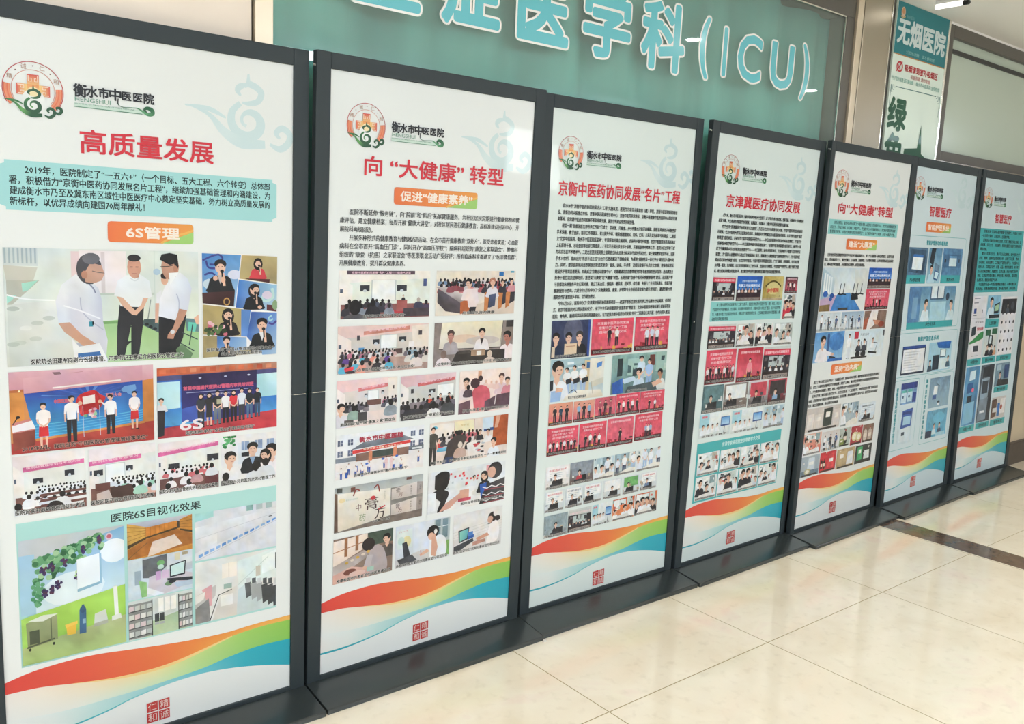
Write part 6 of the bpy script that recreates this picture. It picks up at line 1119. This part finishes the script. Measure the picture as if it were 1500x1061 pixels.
pic(sub, 1, (.037, .505, .479, .781), p_ward_visit, 'photo of men in white shirts talking in a ward')
pic(sub, 2, (.489, .508, .695, .783), p_speakers, 'collage of six people speaking into microphones')
pic(sub, 3, (.038, .793, .362, .99), p_unveiling, 'photo of a red cloth unveiled on a blue stage')
pic(sub, 4, (.371, .804, .695, .989), p_group, 'photo of eight people on a stage with 6S letters')
pic(sub, 5, (.039, .995, .197, 1.141), p_training_a, 'photo of staff seen from behind in a training hall')
pic(sub, 6, (.205, .997, .364, 1.142), p_training_b, 'photo of a hall with a white screen and rows of staff')
pic(sub, 7, (.371, 1.001, .529, 1.139), p_award, 'photo of an award meeting under a pink banner')
pic(sub, 8, (.536, 1.002, .694, 1.139), p_tour, 'photo of a man explaining to visitors')
a = sheet(0); a.rect(.04, 1.16, .695, 1.527, '#b2e0da'); a.text('医院6S目视化效果', .253, 1.1825, .0245, '#22302f', .48, bold=.018); sub('photo_panel', a, 'pale teal panel behind six room photos')
pic(sub, 9, (.043, 1.204, .282, 1.522), p_grape_mural, 'photo of a grapevine mural above a green wall')
pic(sub, 10, (.29, 1.204, .456, 1.302), p_archive, 'photo of wooden archive cabinets')
pic(sub, 11, (.29, 1.303, .455, 1.413), p_desk, 'photo of a tidy desk with a monitor')
pic(sub, 12, (.289, 1.416, .454, 1.523), p_storeroom, 'photo of a storeroom with shelves')
pic(sub, 13, (.463, 1.206, .695, 1.34), p_worktop, 'photo of a white worktop with blue labels')
pic(sub, 14, (.462, 1.345, .694, 1.521), p_office, 'photo of a bright treatment room')

# ---- board 2
root, sub = make_board(1)
common(sub, 1, (.117, .142, .063), (.201, .122, .385, .177), '向 “大健康” 转型', (.115, .224, .623, .276), seal_c=(.367, 1.742))
a = sheet(1); ribbon(a, .215, .306, .522, .357, '促进“健康素养”', .238, .502); sub('ribbon', a, 'orange ribbon lettered 促进“健康素养”')
para(sub, [' 医院不断延伸“服务链”，向“院前”和“院后”拓展健康服务。为社区居民定期进行健康体检和健+', '康评估，建立健康档案；每周开展“健康大讲堂”，对社区居民进行健康教育；高标准建设回访中心，开+', '展院科两级回访。',
           ' 开展多种形式的健康教育与健康促进活动。在全市首开健康教育“双处方”，深受患者欢迎；心血管+', '病科在全市首开“高血压门诊”，同时开办“高血压学校”；脑病科组织的“康复之家联谊会”、肿瘤科+', '组织的“康爱（抗癌）之家联谊会”等医患联谊活动广受好评；所有临床科室都建立了“医患微信群”，+', '开展健康教育，提升群众健康素养。'], .040, .698, .385, .0242, .0185)
for k, (r, fn, lb) in enumerate([((.041, .552, .354, .693), p_lecture_a, 'photo of a health lecture with a big dark head in front'), ((.377, .551, .695, .693), p_queue, 'photo of people queueing at a counter'), ((.04, .714, .356, .856), p_lecture_b, 'photo of a pink lecture hall full of people'), ((.377, .715, .697, .856), p_demo, 'photo of three people before a projection screen'),
        ((.04, .875, .247, 1.018), p_lecture_c, 'photo of a patients meeting with an empty aisle'), ((.26, .877, .468, 1.018), p_lecture_d, 'photo of a meeting with people in red on stage'), ((.483, .877, .696, 1.02), p_backs, 'photo of people seen from behind, one in red'), ((.041, 1.039, .352, 1.176), p_square, 'photo of dancers in front of the hospital'), ((.375, 1.038, .695, 1.179), p_consult, 'photo of a crowded consultation table'),
        ((.041, 1.2, .355, 1.341), p_gift, 'photo of white gift boxes with brush lettering'), ((.376, 1.202, .694, 1.342), p_pharmacy, 'photo of shoppers in a pharmacy'), ((.04, 1.361, .249, 1.504), p_massage, 'photo of a doctor treating a patient'), ((.259, 1.362, .469, 1.502), p_phone, 'photo of a nurse on the telephone'), ((.484, 1.363, .691, 1.503), p_headset, 'photo of an operator with a headset')]):
    pic(sub, 20+k, r, fn, lb)

# ---- board 3
root, sub = make_board(2)
common(sub, 2, (.094, .146, .058), (.17, .131, .341, .181), '京衡中医药协同发展“名片”工程', (.046, .241, .673, .288), wm=(.60, .075, .168), seal_c=(.355, 1.745))
para(sub, [' 自2018年“京衡中医药协同发展‘名片’工程”实施以来，医院作为项目主要承接（建）单位，京衡中医医院新院建设+', '设、京衡协同中医重点专科、京衡中医远程病理诊断中心、京衡中医药学术传承、京衡中医健康中医药指导中心等项目逐+', '次落地，京津冀中医药协同发展不断取得新进展，医院学科建设得到持续加强。',
           ' 截至一期“首都国医名师传承工作站”已成立，京城张、闫建奎、孙小伟衡水分站开站揭牌。国医名师亲弟子来衡坐诊+', '学术讲座、教学查房、指导工作等建设，有力提升外科、糖尿病周围病科、内科、妇科、儿科及其他科等专科建设。二是成+', '立“北京中医医院、衡水市中医医院医联体”，在首医体共建立脑病科、皮肤科中医专科联盟，北京中医医院共选派副高以+', '上名医骨干部、示范查房等出诊日常查房，上半年已开展出诊坐诊十余例、开展医联体内师承工作，医院10名业务骨干成+', '为北京名医学术继承人。三是北京望京医院院士徐荣安立孙永忠博士相关进行诊治手法治疗，现已来院教学查房传承、识别+', '手术10余例、临床应用“朱良手法正位”为近千名患者解决了颈椎疾病，为医院“细胞特异一体化平台”建设注入强大动+', '力。同时，望京医院每月派专家组长轮流来坐诊、查房、讲座、手术等，选拔科室骨干人员赴北京等，使骨伤科学科+', '建设水平得到显著提高。四是成立“京衡运动康复中心”，定期邀请北京首都体育学院等专家来我院坐诊指导、选派康复业+', '务骨干前往北京进修培训，推进以“大康复”向“大健康”转型。五是创建“京衡中医药未病健康基地”建设，选派脱产骨+', '与首都治未病服务平台实现对接，建立了高血压、慢阻肺、糖尿病、超关节、综合糖、失眠六个专业团队建设、全面开展+', '健康服务与咨询。六是今年1月份举办了“京衡康复医、康复、护理等专业中医药适宜能力提升培训班”，邀请专家大师+', '国的合作扩展到更多学科、合作更加密切。',
           ' 今年6月26日，医院举办了“京津冀中医药协同发展项目——赵国学等系立国名医传承工作站衡水分站揭牌、师带徒+', '式、北京中医医院对口帮扶签约仪式”，省卫生主任赵旭德提供“诚意厚意”等宣言，北京中医医院呼吸科博士郑春燕等赴+', '医院，骨伤科、脑病科学科及医师再添新动力，有力助推京衡中医药协同发展“名片”工程建设扎实开展，合作向深入推进。+'], .048, .664, .325, .02272, .0160, ind=.022, bold=.018, col='#2a2e30')
R3 = [((.047, .727, .235, .863), p_certificate, 'photo of three people in dark coats with a certificate', {}),
      ((.243, .727, .46, .861), redstage, 'photo of two men on a red stage', dict(n=2, x0=.42, x1=.6, fh=.52, fy=.76)), ((.47, .726, .662, .858), redstage, 'photo of doctors in white coats on a red stage', dict(n=3, top=('#dfe6f0', '#cfd9ea'), fh=.6, x0=.36, x1=.66)),
      ((.051, .867, .317, 1.02), p_bedside, 'photo of doctors round a hospital bed', {}), ((.358, .867, .662, 1.019), p_greenward, 'photo of doctors bending over a patient in a green ward', {}),
      ((.053, 1.027, .169, 1.108), redstage, 'photo of gifts handed over', dict(n=3, rows=0, bg='#e2a184', top=('#26262e', '#2f4a60'), fh=.75, floor='#b06a50')), ((.173, 1.028, .278, 1.107), redstage, 'photo of men holding a red flower', dict(n=3, rows=0, bg='#e0a58e', top=('#8fb4d6', '#24242c'), fh=.75)), ((.281, 1.025, .39, 1.105), redstage, 'photo of a red flower between two people', dict(n=3, rows=0, bg='#c86070', top=('#b85a6a', '#4a3238'), fh=.75)), ((.393, 1.021, .524, 1.105), redstage, 'photo of a row of people on a red stage', dict(n=5, rows=1, top=('#26262e', '#efe6e8'), x0=.12, x1=.88, fh=.6)), ((.526, 1.021, .664, 1.107), redstage, 'photo of two people in front of a pink red backdrop', dict(n=2, rows=2, bg='#d64a5e', x0=.38, x1=.62)),
      ((.052, 1.118, .203, 1.22), redstage, 'photo of a long row of guests on stage', dict(n=8, rows=3, x0=.1, x1=.9, top=('#eceaee', '#2a2a32'), fh=.42)), ((.208, 1.117, .348, 1.222), redstage, 'photo of four men standing on a red stage', dict(n=4, rows=2)), ((.353, 1.113, .497, 1.222), redstage, 'photo of a speaker at a desk on a pink stage', dict(n=1, rows=1, bg='#dd6478', fh=.5)), ((.504, 1.111, .661, 1.218), redstage, 'photo of three people in pale clothes on a red stage', dict(n=3, rows=2, top=('#9db4d6', '#efe6ea'), x0=.42, x1=.58)),
      ((.054, 1.262, .171, 1.346), lectern, 'photo of a speaker at a laptop', dict(bg=('#f2eeee', '#e0dcda'), screen='#f6f2f2', word='中医适宜技术')), ((.174, 1.261, .292, 1.345), lectern, 'photo of a lecturer in red at a dark wall', dict(bg=('#8f9aa6', '#6a5048'), screen='#8f98a4', word='', top='#b03a48')), ((.296, 1.26, .402, 1.345), wardround, 'photo of white coats in a ward', dict(n=4)), ((.405, 1.259, .521, 1.344), wardround, 'photo of doctors by a screen', dict(n=3, bg=('#8fa6b0', '#c6d0d2'))), ((.526, 1.257, .666, 1.344), wardround, 'photo of doctors talking to patients', dict(n=4, bg=('#dfe6e6', '#eceeec'))),
      ((.056, 1.354, .15, 1.433), lectern, 'photo of a lecture with red lettering', dict(word='衡水市中医医院')), ((.155, 1.354, .244, 1.432), lectern, 'photo of a lecture with text slides', dict(word='中医培训', wcol='#4a5a78')), ((.248, 1.355, .345, 1.431), lectern, 'photo of a lecture with pink slide', dict(word='健康讲座', x=.25)), ((.35, 1.355, .451, 1.43), lectern, 'photo of a lecture by a dark curtain', dict(word='', x=.5)), ((.457, 1.355, .552, 1.428), lectern, 'photo of a lecture with a green slide', dict(screen='#6fae6a', word='', x=.35)), ((.558, 1.355, .655, 1.427), lectern, 'photo of a lecture in a white room', dict(word='授课', top='#6f86a8')),
      ((.058, 1.446, .173, 1.531), lectern, 'photo of a man in black on a grey ground', dict(bg=('#8fa0a6', '#9aaab0'), screen='#93a4aa', word='', x=.5)), ((.177, 1.444, .295, 1.53), darkmeet, 'photo of a dark meeting room', dict(ban='#c9ccc8')), ((.3, 1.443, .405, 1.529), screenroom, 'photo of a video consultation', {}), ((.41, 1.442, .531, 1.528), clinic, 'photo of an outdoor clinic under red tents', dict(bg=('#d9602f', '#e89a6a'))), ((.536, 1.44, .664, 1.527), clinic, 'photo of doctors at a street clinic', dict(bg=('#d86a3c', '#8fa39a'), n=4))]
for k, (r, fn, lb, kw) in enumerate(R3): pic(sub, 50+k, r, fn, lb, **kw)

# ---- board 4
root, sub = make_board(3)
common(sub, 3, (.099, .137, .059), (.182, .122, .35, .174), '京津冀医疗协同发展', (.09, .235, .625, .283), wm=(.60, .07, .168), seal_c=(.347, 1.737))
para(sub, [' 近年来，衡水市中医医院在上级领导的关怀和大力支持下，以“新理念”推动新发展、创新思路、积极参与“京津冀协同+', '发展”战略，大力推进京津冀医疗协同发展，认真谋划、主动融入，为衡水中医药协同发展作出新贡献。', ' 作为全市“京津冀医疗协同发展试点医院”，先后与北京市中医管理局对接、中国中医科学院西苑医院+', '的提高。北京中医药大学东方医院协作医院、首都医科大学附属北京中医医院协作医院、北京世纪坛医院“医联+', '体联盟”成员单位，并被评为“国家中医临床研究中心——中日友好医院中西医协作科技成果奖”，并被评为+', '“国家临床医学研究中心——中日医院呼吸专科联盟医院”、“全国中医肾病联盟”成员单位。被评为“国+', '家卫生健康委中日友好医院远程医疗中心——中日医院上级技术指导单位、北京肿瘤介入联盟“北京世纪坛+', '联盟”，为“国家心血管病中心高血压专病医联体”成员、国家级介入微创联盟“国家标准化中心”，为“北京中医+', '药协同发展合作联盟”成员，与北京市中医院、中国中医科学院望京医院、广安门医院、西苑医院、中日友好医+', '大学第一医院、东方医院、与北京西苑医院建立了合作关系，全国知名专家教授、中医院脱产轮转学习、建立专家工作室+', '站，努力提高京津冀协同发展水平，建立健全协作合作共赢机制的区域医疗协同发展服务新体系。'], .052, .664, .3185, .02255, .0158, ind=.026, bold=.022, col='#2a2e30')
for k, (r, fn, lb, kw) in enumerate([((.052, .564, .203, .666), darkmeet, 'photo of a signing table under a pink banner', dict(seats=5)), ((.215, .564, .392, .669), bluestage, 'photo of a blue stage with seated guests', {}), ((.404, .564, .557, .669), plaque, 'photo of a golden plaque with red lettering', {}), ((.572, .566, .668, .639), redstage, 'photo of people below a red banner', dict(n=4, bg='#3a3038', rows=1, fh=.6)), ((.574, .642, .669, .754), clinic, 'photo of a group with a red gift', dict(bg=('#d9dde4', '#3a3540'), tops=('#2b2b33', '#d03a50')))]): pic(sub, 90+k, r, fn, lb, **kw)
a = sheet(0); a.rect(.052, .671, .561, .753, '#8fd3d0')
para(sub, [' 以“京衡中医药协同发展‘名片’工程”为抓手，借助京津优质中医医疗资源（建）单位，先后与+', '中国医学科学院肿瘤医院、北京医院、北京朝阳中医医院合作、首都中医药大学东直门医院、北京中医药学院+', '等，与衡水市签订北京医院合作协议，特聘北京专家教授来院坐诊，在京津冀区域推进专科联盟建设，推+', '动协同共享发展新格局。'], .066, .552, .684, .0195, .0150, ind=.025, col='#1f3a3a', a=a, bold=.02); sub('text_panel', a, 'teal panel of four text lines')
for k, (r, fn, lb, kw) in enumerate([((.05, .766, .236, .866), darkmeet, 'photo of a dark hall with a pink banner', dict(seats=8)), ((.246, .768, .373, .868), clinic, 'photo of a red unveiling cloth', dict(bg=('#d9d6cc', '#3a343a'), tops=('#d8503c', '#24242c', '#e9e6ea'))), ((.383, .769, .511, .869), clinic, 'photo of white coats beside red cloth', dict(bg=('#e9ecea', '#d84a5a'))), ((.522, .771, .667, .872), clinic, 'photo of a doctor examining a patient', dict(bg=('#cfd9d6', '#8f9a96'))),
      ((.052, .873, .257, 1.018), redstage, 'photo of many people in front of a red screen', dict(n=10, x0=.08, x1=.92, rows=3, fh=.42, top=('#e6e3e8', '#2a2a34', '#b9485a'))), ((.269, .875, .454, 1.024), redstage, 'photo of a speaker in pink at a red curtain', dict(n=1, rows=1, bg='#b92a40', top=('#e890a0',), fh=.8, fy=1.1)), ((.461, .878, .671, 1.024), darkmeet, 'photo of a bright hall with a red banner', dict(seats=5)),
      ((.052, 1.023, .191, 1.141), lectern, 'photo of a man at a teal wall', dict(bg=('#5a787c', '#48646a'), screen='#64858a', word='', top='#2b3036')), ((.196, 1.026, .366, 1.139), lectern, 'photo of a speaker below a white screen', dict(bg=('#8a7d78', '#766a66'), screen='#e9ecec', word='', x=.25)), ((.374, 1.027, .52, 1.144), lectern, 'photo of a speaker at a red curtain', dict(bg=('#e2d6d8', '#2a272c'), screen='#c84a5c', word='')), ((.524, 1.029, .668, 1.146), lectern, 'photo of a speaker in blue at a laptop', dict(bg=('#c8465a', '#2a272c'), screen='#3a343a', word='', top='#8fb4d6')),
      ((.047, 1.143, .261, 1.248), screenroom, 'photo of staff watching a video screen', {}), ((.271, 1.148, .499, 1.251), screenroom, 'photo of staff beside a blue screen', {}), ((.508, 1.152, .67, 1.253), wardround, 'photo of doctors before wall screens', dict(n=3, bed=False))]): pic(sub, 100+k, r, fn, lb, **kw)
a = sheet(0); a.rect(.046, 1.27, .666, 1.531, '#49b4b6'); a.text('京津专家来我院坐诊带教学术交流', .219, 1.292, .021, '#c6e9e6', .5, bold=.03); sub('photo_panel', a, 'teal panel behind eight clinic photos')
for k, r in enumerate([(.057, 1.316, .204, 1.412), (.213, 1.319, .356, 1.415), (.359, 1.321, .505, 1.417), (.512, 1.322, .66, 1.42), (.056, 1.419, .203, 1.522), (.209, 1.421, .355, 1.524), (.362, 1.424, .508, 1.524), (.514, 1.427, .659, 1.525)]):
    pic(sub, 120+k, r, clinic, 'small clinic photo in the teal panel', n=3+k % 2, tops=('#f3f4f6', '#e9ecf2', '#2b2b33') if k % 3 else ('#2b2b33', '#f3f4f6', '#cfd6e2'))

# ---- board 5
root, sub = make_board(4)
common(sub, 4, (.094, .140, .063), (.177, .119, .363, .173), '向“大健康”转型', (.086, .224, .604, .271), wm=(.60, .065, .168), seal_c=(.348, 1.732))
a = sheet(0); a.rect(.019, .302, .677, .371, '#8fd3d0')
para(sub, [' 创新发展思路，强化中医药治未病工作“大健康”理念，以服务全市百姓健康为中心，努力实现全周期健康服务+', '建设方式，坚持以治未病、中医康复、大健康中心、养生康复中心为中医健康管理中心，努力推动“医院服务向健康+', '管理服务转变、由治疗疾病向预防疾病转变”，全力推进健康产业发展，开启“大健康”转型。+'], .036, .655, .3165, .0205, .0158, ind=.03, col='#1f3a3a', a=a, bold=.02); sub('text_panel', a, 'teal panel of three text lines')
a = sheet(1); ribbon(a, .193, .387, .483, .438, '建设“大康复”', .215, .46); sub('ribbon', a, 'orange ribbon lettered 建设“大康复”')
para(sub, [' 在京衡协同发展康复领域合作平台支持下建设康复中心，新一代引进康复一体化服务理念，以医学康复+', '理念、坚持康复早介入、康复全覆盖、心脏康复、脏器康复，心血管疾病康复、心肺功能康复以及运动损伤+', '理、骨科围手术期康复，开展康复相关精神、促进病患康复。'], .016, .671, .465, .0222, .0158, ind=.02, bold=.022, col='#2a2e30')
for k, (r, fn, lb, kw) in enumerate([((.015, .525, .427, .729), gym, 'large photo of a gym with a blue floor', {}), ((.438, .522, .67, .624), bluestage, 'photo of a blue stage', {}), ((.433, .628, .67, .731), redstage, 'photo of two people on a pink red stage', dict(n=3, rows=3, bg='#dd5068', x0=.36, x1=.62, fh=.5)), ((.011, .735, .216, .824), rehab, 'photo of rehabilitation on bars', {}), ((.225, .736, .433, .826), rehab, 'photo of patients on exercise machines', dict(bg='#9fb9d0')), ((.444, .736, .667, .828), hands, 'photo of hands at work', {}), ((.009, .828, .272, .972), exam, 'photo of a doctor leaning over a blue bed', {}), ((.276, .831, .67, .973), bikes, 'photo of exercise bikes and a treadmill', {})]): pic(sub, 140+k, r, fn, lb, **kw)
a = sheet(1); ribbon(a, .184, .989, .474, 1.039, '坚持“治未病”', .215, .45); sub('ribbon', a, 'orange ribbon lettered 坚持“治未病”')
para(sub, [' 成立了衡水地区“治未病中心”，引进国医大师、国家级名中医专家、健康管理师等专家为您进行体质辨识+', '和、建立了中医特色健康养生项目体检套餐、实施了三伏贴、膏方养生等传统疗法体质健康调养服务等专项。+', '全、大力推进中医药膏方、茶饮、药浴、中医药特色治疗“中医药旅游示范基地”。', ' 近年来开展了建设“衡水膏方文化节”、走进社区街道，十二届“膏方节、中医药适宜技术推广普及活动及+', '体验、研发制作养生糕点中医特色食品系列、形成药膳、药饮等健康养生系列产品，深受百姓认可与欢迎+', '支持、建立起健康档案、使人民群众共享健康。'], .012, .669, 1.067, .0222, .0158, ind=.028, bold=.022, col='#2a2e30')
PR = dict
for k, (r, fn, lb, kw) in enumerate([((.009, 1.193, .317, 1.309), product, 'photo of pharmacy counters in four frames', dict(bg='#cfc6c0', items=[('box', .04, .25, .18, .6, '#e6dcd6'), ('box', .25, .3, .22, .55, '#ddd4ce'), ('box', .5, .1, .26, .75, '#3a4440'), ('box', .8, .2, .18, .7, '#e2d6d0')])), ((.333, 1.196, .497, 1.313), wardround, 'photo of a grey treatment room', dict(n=2, bg=('#9fb0ba', '#b9c6cc'), label='')), ((.504, 1.211, .671, 1.31), lectern, 'photo of a pale certificate', dict(bg=('#dfe6ea', '#cfdce4'), screen='#e2eaee', word='健康管理证书', wcol='#4a5a68', label=True)),
      ((.008, 1.317, .165, 1.422), clinic, 'photo of a red festival stand', dict(bg=('#e8b8a4', '#d84a34'))), ((.172, 1.323, .332, 1.422), rehab, 'photo of dark figures in a hall', dict(bg='#d9cfc9')), ((.337, 1.324, .441, 1.419), product, 'photo of a dark bottle with red label', dict(bg='#b9c2b8', items=[('bottle', .36, .08, .34, .76, '#2a3028'), ('box', .05, .6, .4, .3, '#8a9a4a')])), ((.449, 1.327, .562, 1.424), product, 'photo of round tins on red', dict(bg='#b03a44', items=[('round', .1, .3, .5, .5, '#e2d9a8'), ('round', .45, .36, .5, .5, '#d6cf9a')])), ((.567, 1.33, .679, 1.424), product, 'photo of boxed bottles', dict(bg='#8a6a5a', items=[('bottle', .1, .15, .32, .7, '#cfc0b2'), ('bottle', .52, .15, .32, .7, '#c2b0a2')])),
      ((.008, 1.428, .169, 1.529), product, 'photo of a folded cloth and a round seal', dict(bg='#a9b4bc', items=[('bag', .35, .1, .42, .6, '#cfdae2'), ('round', .2, .62, .34, .3, '#b9b48c')], floor='#6f8494')), ((.176, 1.428, .325, 1.53), product, 'photo of a red gift box with bottles', dict(bg='#cf3440', items=[('bottle', .06, .3, .12, .5, '#2a2420'), ('bottle', .22, .3, .12, .5, '#2a2420'), ('bag', .5, .12, .4, .7, '#e04a50')])), ((.333, 1.433, .51, 1.534), product, 'photo of a brown box and a white pouch', dict(bg='#bfa57c', items=[('box', .08, .14, .4, .66, '#c8ae84'), ('bag', .56, .2, .36, .66, '#e9eaee')])), ((.517, 1.436, .683, 1.533), product, 'photo of a green packet on black', dict(bg='#3a3c3a', items=[('box', .12, .1, .3, .7, '#3fa86a'), ('bag', .52, .34, .36, .46, '#e6e9e6')]))]): pic(sub, 150+k, r, fn, lb, **kw)

# ---- board 6
def outline(a, x0, y0, x1, y1, r=.018, w=.003, col='#7fc0c2', fill=None):
    p = []
    for cx, cy, w0 in ((x1-r, y0+r, -90), (x1-r, y1-r, 0), (x0+r, y1-r, 90), (x0+r, y0+r, 180)):
        for k in range(4): q = math.radians(w0+30*k); p.append((cx+r*math.cos(q), cy+r*math.sin(q)))
    if fill: a.poly(p, fill)
    a.stroke(p+[p[0]], w, col, False)
root, sub = make_board(5)
TL = '#43b0b4'
common(sub, 5, (.060, .112, .061), (.147, .094, .335, .150), '智慧医疗', (.197, .195, .458, .246), wm=(.58, .03, .168), seal_c=(.337, 1.716))
a = sheet(1); ribbon(a, .177, .278, .474, .330, '智能护理系统', .20, .45); sub('ribbon', a, 'orange ribbon lettered 智能护理系统')
a = sheet(0); outline(a, .004, .352, .692, .848); outline(a, .004, .868, .712, 1.104); outline(a, .008, 1.122, .290, 1.505); outline(a, .352, 1.112, .716, 1.508)
a.text('智能护理移动终端系统', .204, .386, .0265, '#3a9ea6', .455, bold=.04); a.text('智能护理信息系统', .215, .905, .0265, '#3a9ea6', .47, bold=.04)
a.vtext('智能床头呼叫信息查询工作站', .046, 1.160, 1.462, .024, '#3a9ea6', .04); a.vtext('输液监护智能护理信息系统', .386, 1.134, 1.484, .024, '#3a9ea6', .04); sub('outline_panel', a, 'thin teal rounded outlines with teal lettering')
for x0, y0, x1, y1, t, p, q in ((.012, .545, .229, .604, 'PDA移动护理', .055, .17), (.414, .545, .661, .603, '病房分机', .49, .59), (.066, .79, .626, .846, '护士站主机', .29, .41)):
    a = sheet(0); a.rect(x0, y0, x1, y1, TL); a.text(t, p, y1-.020, .022, '#1f3a40', q, bold=.03); sub('caption_strip', a)
for k, (r, kind, lb) in enumerate([((.012, .414, .228, .559), 'pda', 'photo of a handheld device'), ((.243, .413, .402, .603), 'hand', 'photo of a nurse holding a device'), ((.414, .411, .660, .559), 'panel', 'photo of a wall intercom'), ((.065, .619, .626, .811), 'station', 'wide blue photo of a nurse station'), ((.054, .938, .323, 1.093), 'list', 'photo of a white list on a screen'), ((.365, .932, .652, 1.097), 'nurse', 'blue photo of a ward desk'), ((.083, 1.139, .268, 1.256), 'drawer', 'photo of a blue touch screen'), ((.082, 1.283, .253, 1.478), 'kiosk', 'photo of a pale kiosk'), ((.424, 1.136, .681, 1.309), 'dispenser', 'grey blue photo of a drip monitor'), ((.429, 1.326, .686, 1.483), 'wash', 'teal photo of nurses')]): pic(sub, 170+k, r, device, lb, kind)

# ---- board 7
root, sub = make_board(6)
common(sub, 6, (.070, .113, .060), (.152, .098, .317, .154), '智慧医疗', (.193, .198, .422, .249), wm=(.58, .03, .168), seal_c=(.348, 1.726))
a = sheet(0); a.rect(.013, .286, .632, .660, '#45b2b4')
para(sub, [' 积极推进“互联网+医疗健康”服务模式，开展线上线下+', '一体化医疗服务、远程会诊、远程教学等。', ' 医院信息化建设取得明显成效，实现了患者就诊全流程、诊+', '间结算、手机支付、自助服务、检验检查报告自助打印等便民+', '服务措施。', ' 建设手机移动支付，患者可以通过微信、支付宝等方式+', '挂号、缴费、查询检查检验报告单，自助打印发票、清单、+', '诊间预约、床旁结算等。二是建立了医院信息平台、大数据中心+', '支持系统，实现临床诊疗、护理、药品、物资精细管理、电子病+', '历系统的高度集成、质量控制、互联互通、安全管理实现闭环+', '管理。三是医院智能化建设、移动护理、移动查房、临床路径+', '信息系统、智能输液监护系统。', ' 今后医院将进一步推进智慧医院建设，不断完善信息+', '系统建设、改善患者就医体验、提升医疗服务、惠及百姓。+'], .034, .606, .304, .0257, .0200, ind=.03, col='#1c4446', a=a, bold=.03); sub('text_panel', a, 'large teal panel of text')
TC = '#45b2b4'
for x0, y0, x1, y1, t in ((.02, 1.055, .205, 1.096, '手机预约挂号'), (.222, 1.053, .410, 1.093, '微信公众号服务'), (.426, 1.054, .65, 1.090, '支付宝生活号服务'), (.214, .822, .404, .874, '人工窗口服务'), (.01, 1.463, .213, 1.502, '自助服务一体机'), (.233, 1.463, .421, 1.5, '自助取报告机'), (.443, 1.253, .652, 1.29, '智能诊间系统'), (.441, 1.463, .659, 1.503, '智能物流')):
    a = sheet(1); a.rect(x0, y0, x1, y1, TC); a.text(t, x0+.25*(x1-x0), (y0+y1)/2, .022, '#1c4446', x1-.18*(x1-x0), bold=.03); sub('caption_strip', a)
for k, (r, kind, lb) in enumerate([((.018, .681, .203, 1.051), 'doc', 'white page with green wave'), ((.214, .68, .403, .818), 'window', 'photo of a service window'), ((.421, .69, .648, 1.05), 'icons', 'white page of small icons'), ((.425, .703, .642, .792), 'video', 'dark photo'), ((.226, .879, .406, 1.048), 'sign', 'photo of a lobby machine'), ((.024, 1.104, .211, 1.46), 'selfservice', 'photo of a blue self service machine'), ((.230, 1.104, .416, 1.46), 'cabinet', 'photo of a grey machine'), ((.438, 1.106, .648, 1.251), 'clinic', 'photo of a consulting room'), ((.438, 1.322, .647, 1.46), 'lab', 'photo of a pharmacy robot')]):
    a = Art(r, 1 if kind != 'video' else 2, True, 190+k); device(a, kind); sub('photo', a, lb)
